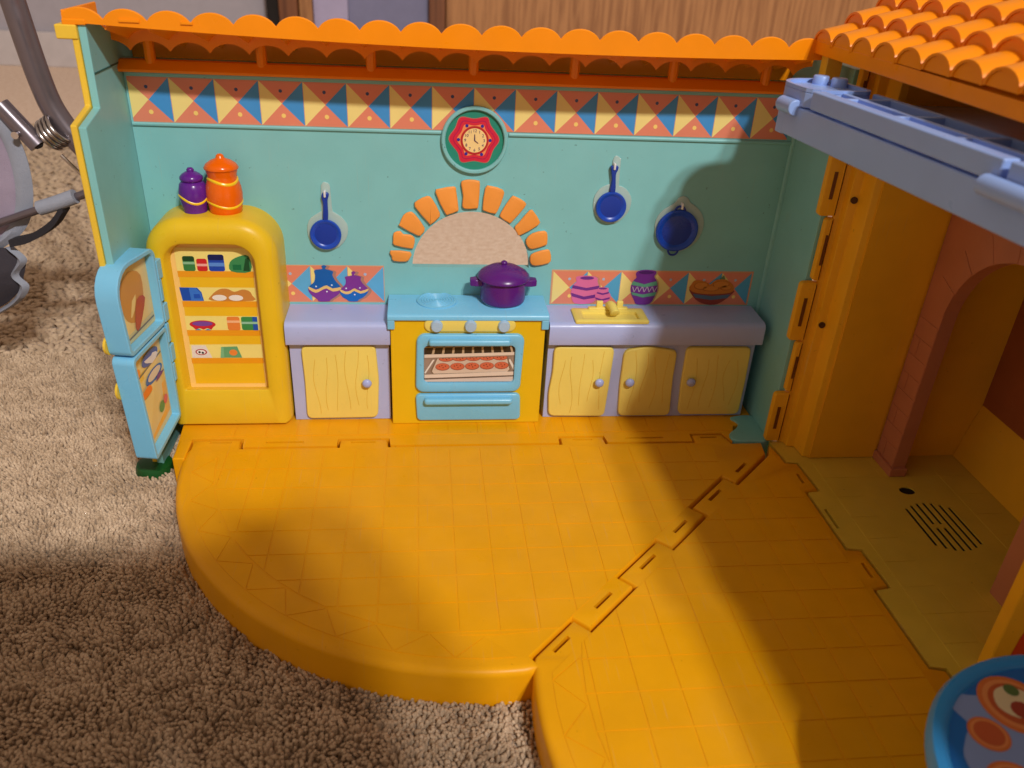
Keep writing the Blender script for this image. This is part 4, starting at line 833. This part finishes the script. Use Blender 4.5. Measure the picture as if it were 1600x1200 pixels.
b0 = None
for k in range(8):                                      # moulded bricks on the arch jamb
    z0 = .35+.62*k
    for (y0, y1) in (((-1.9, -.9),) if k % 2 else ((-1.9, -1.3), (-1.26, -.9))):
        mesh('brick', *box(15.345, 15.36, y0+.02, y1-.02, z0, z0+.57), ARCHP, A_, smooth=0)
for k in range(9):
    a0, a1 = .06+.33*k, .06+.33*k+.3
    P = [(-4.6+2.72*math.cos(a0), 5.5+2.72*math.sin(a0)), (-4.6+3.5*math.cos(a0), 5.5+3.5*math.sin(a0)), (-4.6+3.5*math.cos(a1), 5.5+3.5*math.sin(a1)), (-4.6+2.72*math.cos(a1), 5.5+2.72*math.sin(a1))]
    mesh('brick', *prism(P, 15.345, 15.36, 'x'), ARCHP, A_, smooth=0)
mesh('jamb_foot', *box(15.26, 15.84, -2.02, -.86, -.005, .3), ARCHP, A_, smooth=0, bev=.03)
mesh('rear_wall', *box(18.6, 18.9, -20, -.3, 0, 12.5), H2R, H, smooth=0)
mesh('rear_skirting', *prism([(18.2, 0), (18.6, 0), (18.6, 2.0), (18.45, 1.4)], -20, -.86, 'y'), H2Y, H, smooth=0)
# balcony, folded out past the wall
def tilt(V): return [(x+.08*(-1.1-y), y, z+.008*(-1.1-y)) for x, y, z in V]
def bmesh_(name, vf, m, par, **k): return mesh(name, tilt(vf[0]), vf[1], m, par, **k)
BX = 9.5
BA = bmesh_('balcony', box(BX, 18.5, -24, -1.0, 10.68, 11.44), BALC, H, smooth=0, bev=.05)
bmesh_('front_lip', prism([(BX-.005, 10.66), (BX+.3, 10.66), (BX+.3, 11.4), (BX-.005, 11.4)], -1.35, -.95, 'y'), BALC, BA, smooth=0, bev=.04)
for (y0, y1) in ((-9.1, -2.4), (-24, -9.25)): bmesh_('rail', box(BX+.02, BX+.36, y0, y1, 11.48, 11.92), BALC, BA, smooth=0, bev=.05)
bmesh_('inner_rail', box(10.32, 10.46, -24, -2.3, 11.44, 11.88), BALC, BA, smooth=0, bev=.03)
bmesh_('inner_rail', box(11.14, 11.28, -24, -2.3, 11.44, 11.88), BALC, BA, smooth=0, bev=.03)
for k in range(9): bmesh_('cross_rib', box(BX+.34, 11.2, -3.1-2.05*k, -2.96-2.05*k, 11.44, 11.86), BALC, BA, smooth=0, bev=.03)
eo = fillet([(BX, -2.36), (BX, -.95), (9.95, -.42), (10.9, -.25), (11.2, -.7), (11.25, -2.36)], .5, 4); ei = inset(eo, -.12) if False else inset(eo, .1)
bmesh_('end_cap', prism(eo, 11.46, 11.84, 'z'), BALC, BA, smooth=0, bev=.04)
bmesh_('end_rim', prism(eo, 11.84, 11.93, 'z', [ei]), BALC, BA, smooth=0)
for (a, b) in ((10.62, -.72), (10.92, -1.1)): bmesh_('stud', lathe([(.2, 11.84), (.2, 12.03), (.17, 12.06), (.01, 12.06)], a, b, 20), BALC, BA, smooth=50)
for (y0, y1) in ((-1.2, -1.95), (-8.9, -10.4)):
    v, f = tube([(BX-.06, y0, 11.42), (BX-.06, y1, 11.42)], .2, 16); bmesh_('hinge_barrel', (v, f), BALC, BA, smooth=50, bev=.04)
# tiled roof: rows of separate half-round tiles
RO2 = mesh('roof', *prism([(11.08, 12.42), (11.08, 12.72), (15.2, 15.15), (18.8, 13.6), (18.8, 12.4), (18.5, 12.4), (15.2, 14.8), (11.4, 12.46)], -19, 1.0, 'y'), ORANGE, H, smooth=0)
def roof_tile():
    V = []; F = []; L_ = 1.02; nn = 12
    for (x, zz) in ((0, 0), (L_, .26)):
        for r in (.555, .47):
            for i in range(nn+1):
                a = PI*i/nn; V.append((x, r*math.cos(a), zz+r*.72*math.sin(a)-.03))
    m = nn+1
    for i in range(nn):
        F += [(i, i+1, 2*m+i+1, 2*m+i), (m+i, 3*m+i, 3*m+i+1, m+i+1), (i, m+i, m+i+1, i+1), (2*m+i, 2*m+i+1, 3*m+i+1, 3*m+i)]
    F += [(0, 2*m, 3*m, m), (nn, m+nn, 3*m+nn, 2*m+nn)]
    k = len(V); V += [(.03, y_, z_) for (x_, y_, z_) in V[m:2*m]]; F.append(tuple(range(k, k+m)))
    return V, F
V, F = roof_tile(); rt = None
for row in range(6):
    for k in range(18):
        bx, by, bz = 10.98+.78*row, .53-1.11*k, 12.68+.46*row+.026*min(k, 9)
        if rt is None:
            rt = mesh('roof_tile', [(x+bx, y+by, z+bz) for x, y, z in V], F, ORANGE, RO2, smooth=40); d0 = ORG[rt]-Vector((bx, by, bz))
        else: inst(rt, 'roof_tile', Vector((bx, by, bz))+d0, RO2)
mesh('eave_board', *box(11.0, 11.1, -19, 1.02, 12.4, 12.74), ORANGE, RO2, smooth=0, bev=.02)
mesh('roof_post', *box(11.22, 11.68, .45, .85, 11.3, 12.5), YRIM, H, smooth=0, bev=.03)

# ---------------- arched toy panel and round table in the near corner
AP = thing('toy_screen', (15, -9.7, 0), 'yellow toy panel with red and green arch print behind the table', 'toy screen')
mesh('board', *box(13.5, 18, -9.95, -9.6, 0, 5.5), H2Y, AP, smooth=0, bev=.05)
p = Print(lambda a, b, h: (a, -9.955-.006*h, b))
p.add([(13.95+3.6-3.6*math.cos(a), .5+4.6*math.sin(a)) for a in np.linspace(0, PI/2, 12)]+[(17.6, .5)], (214, 66, 34), 1)
p.add([(14.75+2.8-2.8*math.cos(a), .5+3.7*math.sin(a)) for a in np.linspace(0, PI/2, 12)]+[(17.6, .5)], (120, 130, 30), 2); p.build('arch_print', AP)
TB = thing('round_table', (11.8, -15.2, 0), 'round blue toy table printed with plates of food, cut off', 'table')
tc_, tz, tr = (11.8, -15.2), 3.0, 3.2
mesh('tabletop', *lathe([(.01, tz-.35), (tr-.15, tz-.35), (tr, tz-.28), (tr+.02, tz-.1), (tr-.05, tz+.04), (tr-.16, tz+.06), (tr-.28, tz+.03), (tr-.31, tz-.03), (.01, tz-.03)], *tc_, 64), TABLEB, TB, smooth=50)
mesh('pedestal', *lathe([(.01, .02), (1.3, .02), (1.3, .15), (.5, .4), (.38, 1), (.38, 2.2), (.7, tz-.34), (.01, tz-.34)], *tc_, 32), TABLEB, TB, smooth=50)
p = Print(lambda a, b, h: (a, b, tz-.022+.008*h)); p.add(circ(*tc_, tr-.33, 48), (30, 112, 194), 0)
p.add(spl([(9.75, -13.1), (10.0, -12.85), (10.4, -12.9), (11.5, -12.9), (13, -13.6), (13.6, -15), (12.6, -17), (10.6, -16.8), (9.6, -15.4), (9.35, -14.3), (9.6, -13.8), (9.85, -13.5)], 4), (140, 164, 214), 1)
for k_, (cx_, cy_, r_) in enumerate(((11.0, -13.15, .66), (10.1, -13.72, .36), (9.95, -14.75, .5), (11.5, -14.8, .6))):
    p.add(circ(cx_, cy_, r_, 30), (222, 122, 60), 2); p.add(circ(cx_, cy_, r_*.86, 30), (236, 150, 84), 3); p.add(circ(cx_, cy_, r_*.72, 30), (200, 96, 52), 4)
p.add(spl([(10.62, -13.2), (10.75, -12.85), (11.1, -12.75), (11.4, -13.0), (11.2, -13.4), (10.85, -13.45)], 3), (232, 214, 168), 5); p.add(circ(11.02, -13.3, .2, 12), (166, 70, 52), 6); p.add(circ(11.1, -12.85, .14, 10), (92, 120, 66), 6); p.build('printed_plates', TB)

# ================================================================== FOLDING SEAT AT THE LEFT
CH = thing('folding_seat', (-13.5, 7, CZ), 'grey metal tube seat frame with lilac mesh fabric at the left edge', 'seat')
mesh('frame_tube', *tube(curve3([(-12.9, 7, 16), (-12.55, 7, 13.2), (-12.15, 7, 9.9), (-11.75, 7, 8.6), (-11.0, 7, 7.5), (-10.2, 7, 6.6), (-9.5, 7, 3), (-9.5, 7, CZ)], 8), .37, 20), METAL, CH, smooth=60)
for k in range(4):
    t = k*.16; c = Vector((-12.15+t*.8, 6.85, 8.22+t*.55)); ax = Vector((.8, -.1, .55)).normalized(); u = ax.cross(Vector((0, 1, 0))).normalized(); v = ax.cross(u)
    mesh('spring_coil', *tube([tuple(c+(u*math.cos(a)+v*math.sin(a))*.5) for a in np.linspace(0, 2*PI, 25)], .07, 8), CHROME, CH, smooth=60)
mesh('side_rail', *tube([(-13.4, 6.6, 9.2), (-12.45, 6.5, 7.95)], .3, 18), METAL, CH, smooth=60)
mesh('rail_end_cap', *tube([(-12.47, 6.49, 7.98), (-12.42, 6.46, 7.9)], [.2, .12], 14), DARKF, CH)
mesh('rivet', *tube([(-12.95, 6.35, 8.35), (-12.95, 6.1, 8.35)], .12, 12), CHROME, CH)
mesh('wire_loop', *tube(curve3([(-11.9, 6.7, 7.6), (-11.3, 6.7, 6.9), (-10.85, 6.7, 6.7), (-10.6, 6.8, 7.0)], 6), .06, 8), CHROME, CH)
def sheet(P, y0, bow, t=.08):
    Q = spl(P, 3); c = np.mean(Q, 0); V = []; F = []; n = len(Q); K_ = 5
    for k in range(K_+1):
        for a, b in Q: s = k/K_; V.append((c[0]+(a-c[0])*s, y0-bow*(1-s*s), c[1]+(b-c[1])*s))
    for k in range(K_): F += [(k*n+i, k*n+(i+1) % n, (k+1)*n+(i+1) % n, (k+1)*n+i) for i in range(n)]
    return V, F
mesh('mesh_panel', *sheet([(-14, 9.5), (-13.6, 8.6), (-13.35, 7.6), (-13.45, 6.3), (-13.8, 5.2), (-14.6, 4.5), (-16.5, 4.6), (-17, 7), (-16, 9.6)], 6.6, .12), MESHF, CH, smooth=60)
mesh('edge_binding', *loft([[(a-.28, 6.5, b), (a-.05, 6.4, b), (a+.26, 6.55, b-.05), (a+.2, 6.7, b-.05), (a-.26, 6.68, b)] for a, b in curve3([(-14.6, 10.2), (-13.8, 9.3), (-13.3, 8.2), (-13.2, 6.9), (-13.45, 5.7), (-14.0, 4.9), (-15, 4.2)], 5)]), BAND, CH, smooth=60)
mesh('cross_rod', *tube([(-16, 6.2, 4.85), (-14.5, 6.2, 5.25), (-11.0, 6.2, 6.5), (-9.8, 6.2, 6.95)], .14, 12), METAL, CH, smooth=60)
mesh('rod_sleeve', *tube(curve3([(-12.75, 6.15, 5.92), (-12.2, 6.15, 6.1), (-11.5, 6.15, 6.36)], 4), .25, 14), BAND, CH, smooth=60)
mesh('hanging_strap', *loft([[(a-.05, 6.0, b+.12), (a+.05, 6.4, b+.12), (a+.05, 6.4, b-.14), (a-.05, 6.0, b-.14)] for a, b in curve3([(-11.9, 6.0), (-12.4, 5.4), (-13.2, 4.9), (-13.9, 4.7)], 5)]), DARKF, CH, smooth=60)
mesh('folded_fabric', *sheet([(-15.6, 4.2), (-14.3, 4.4), (-13.75, 4.0), (-13.95, 3.3), (-14.1, 2.9), (-14.9, 2.2), (-16.0, 1.9), (-16.4, 3)], 6.4, .35), mat('grey_fabric', (58, 54, 62), .9, .15, .6, 500), CH, smooth=60)
mesh('fabric_hem', *loft([[(a-.16, 6.3, b), (a+.0, 6.1, b), (a+.17, 6.3, b), (a, 6.5, b)] for a, b in curve3([(-14.1, 4.45), (-13.8, 4.0), (-14.2, 3.45), (-13.95, 3.0), (-14.4, 2.4), (-15.4, 1.8)], 6)]), BAND, CH, smooth=60)

# ================================================================== THE PHOTOGRAPHER kneeling behind the phone (casts the soft shade on carpet and floor)
PH = thing('phone', CAMP, 'phone held up in front of the toy house by the photographer', 'phone')
def cl(v): return tuple(Vector(CAMP)+_r2*v[0]+_u2*v[1]-_f*v[2])
mesh('case', [cl((a, b, c)) for c in (.35, .75) for a, b in ((-5.2, -1.0), (3.0, -1.0), (3.0, 3.0), (-5.2, 3.0))], [(0, 1, 2, 3), (4, 5, 6, 7), (0, 1, 5, 4), (1, 2, 6, 5), (2, 3, 7, 6), (3, 0, 4, 7)], DARKF, PH, smooth=0, bev=.1)
def person():
    J = {'pel': (2, -54, 7, 7), 'wa': (2, -50, 13, 6.5), 'ch': (2, -45, 17, 7.5), 'ne': (2.2, -39.5, 21, 3.4), 'he': (2.4, -36, 25, 6), 'ht': (2.4, -35, 30, 5.4),
         'sr': (9, -42.5, 22, 3.4), 'er': (8, -33, 16, 2.6), 'wr': (5, -25.5, 16.6, 1.8), 'hr': (3.3, -22.9, 18.2, 2.2), 'tr': (2.1, -21.6, 19.6, 1.6),
         'sl': (-8, -42, 23, 3.4), 'el': (-14, -30, 27, 3.6), 'wl': (-9.5, -25, 21, 2.4), 'hl': (-6.6, -23, 18.2, 2.2), 'tl': (-5.2, -21.8, 19.4, 1.5),
         'hpr': (6, -53, 6, 5), 'kr': (9, -42, 2.6, 3.2), 'fr': (8, -58, 1.2, 2), 'hpl': (-2, -53, 6, 5), 'kl': (-5, -42, 2.6, 3.2), 'fl': (-4, -58, 1.2, 2)}
    E_ = [('pel', 'wa'), ('wa', 'ch'), ('ch', 'ne'), ('ne', 'he'), ('he', 'ht'), ('ch', 'sr'), ('sr', 'er'), ('er', 'wr'), ('wr', 'hr'), ('hr', 'tr'), ('hl', 'tl'), ('ch', 'sl'), ('sl', 'el'), ('el', 'wl'), ('wl', 'hl'), ('pel', 'hpr'), ('hpr', 'kr'), ('kr', 'fr'), ('pel', 'hpl'), ('hpl', 'kl'), ('kl', 'fl')]
    ks = list(J); base = Vector((-6, -50, CZ)); me = bpy.data.meshes.new('person')
    me.from_pydata([tuple((Vector(J[k][:3])-base)*S) for k in ks], [(ks.index(a), ks.index(b)) for a, b in E_], [])
    me.materials.append(mat('dark_knit', (60, 62, 78), .85))
    o = bpy.data.objects.new('person', me); COL.objects.link(o); o.location = base*S
    m = o.modifiers.new('skin', 'SKIN'); m.use_smooth_shade = True
    for i, k in enumerate(ks): me.skin_vertices[0].data[i].radius = (J[k][3]*S, J[k][3]*S); me.skin_vertices[0].data[i].use_root = (k == 'pel')
    o.modifiers.new('sub', 'SUBSURF').levels = 1; o.modifiers['sub'].render_levels = 2
    tag(o, 'person in dark clothes kneeling behind the camera, both hands on the phone', 'person')
person()
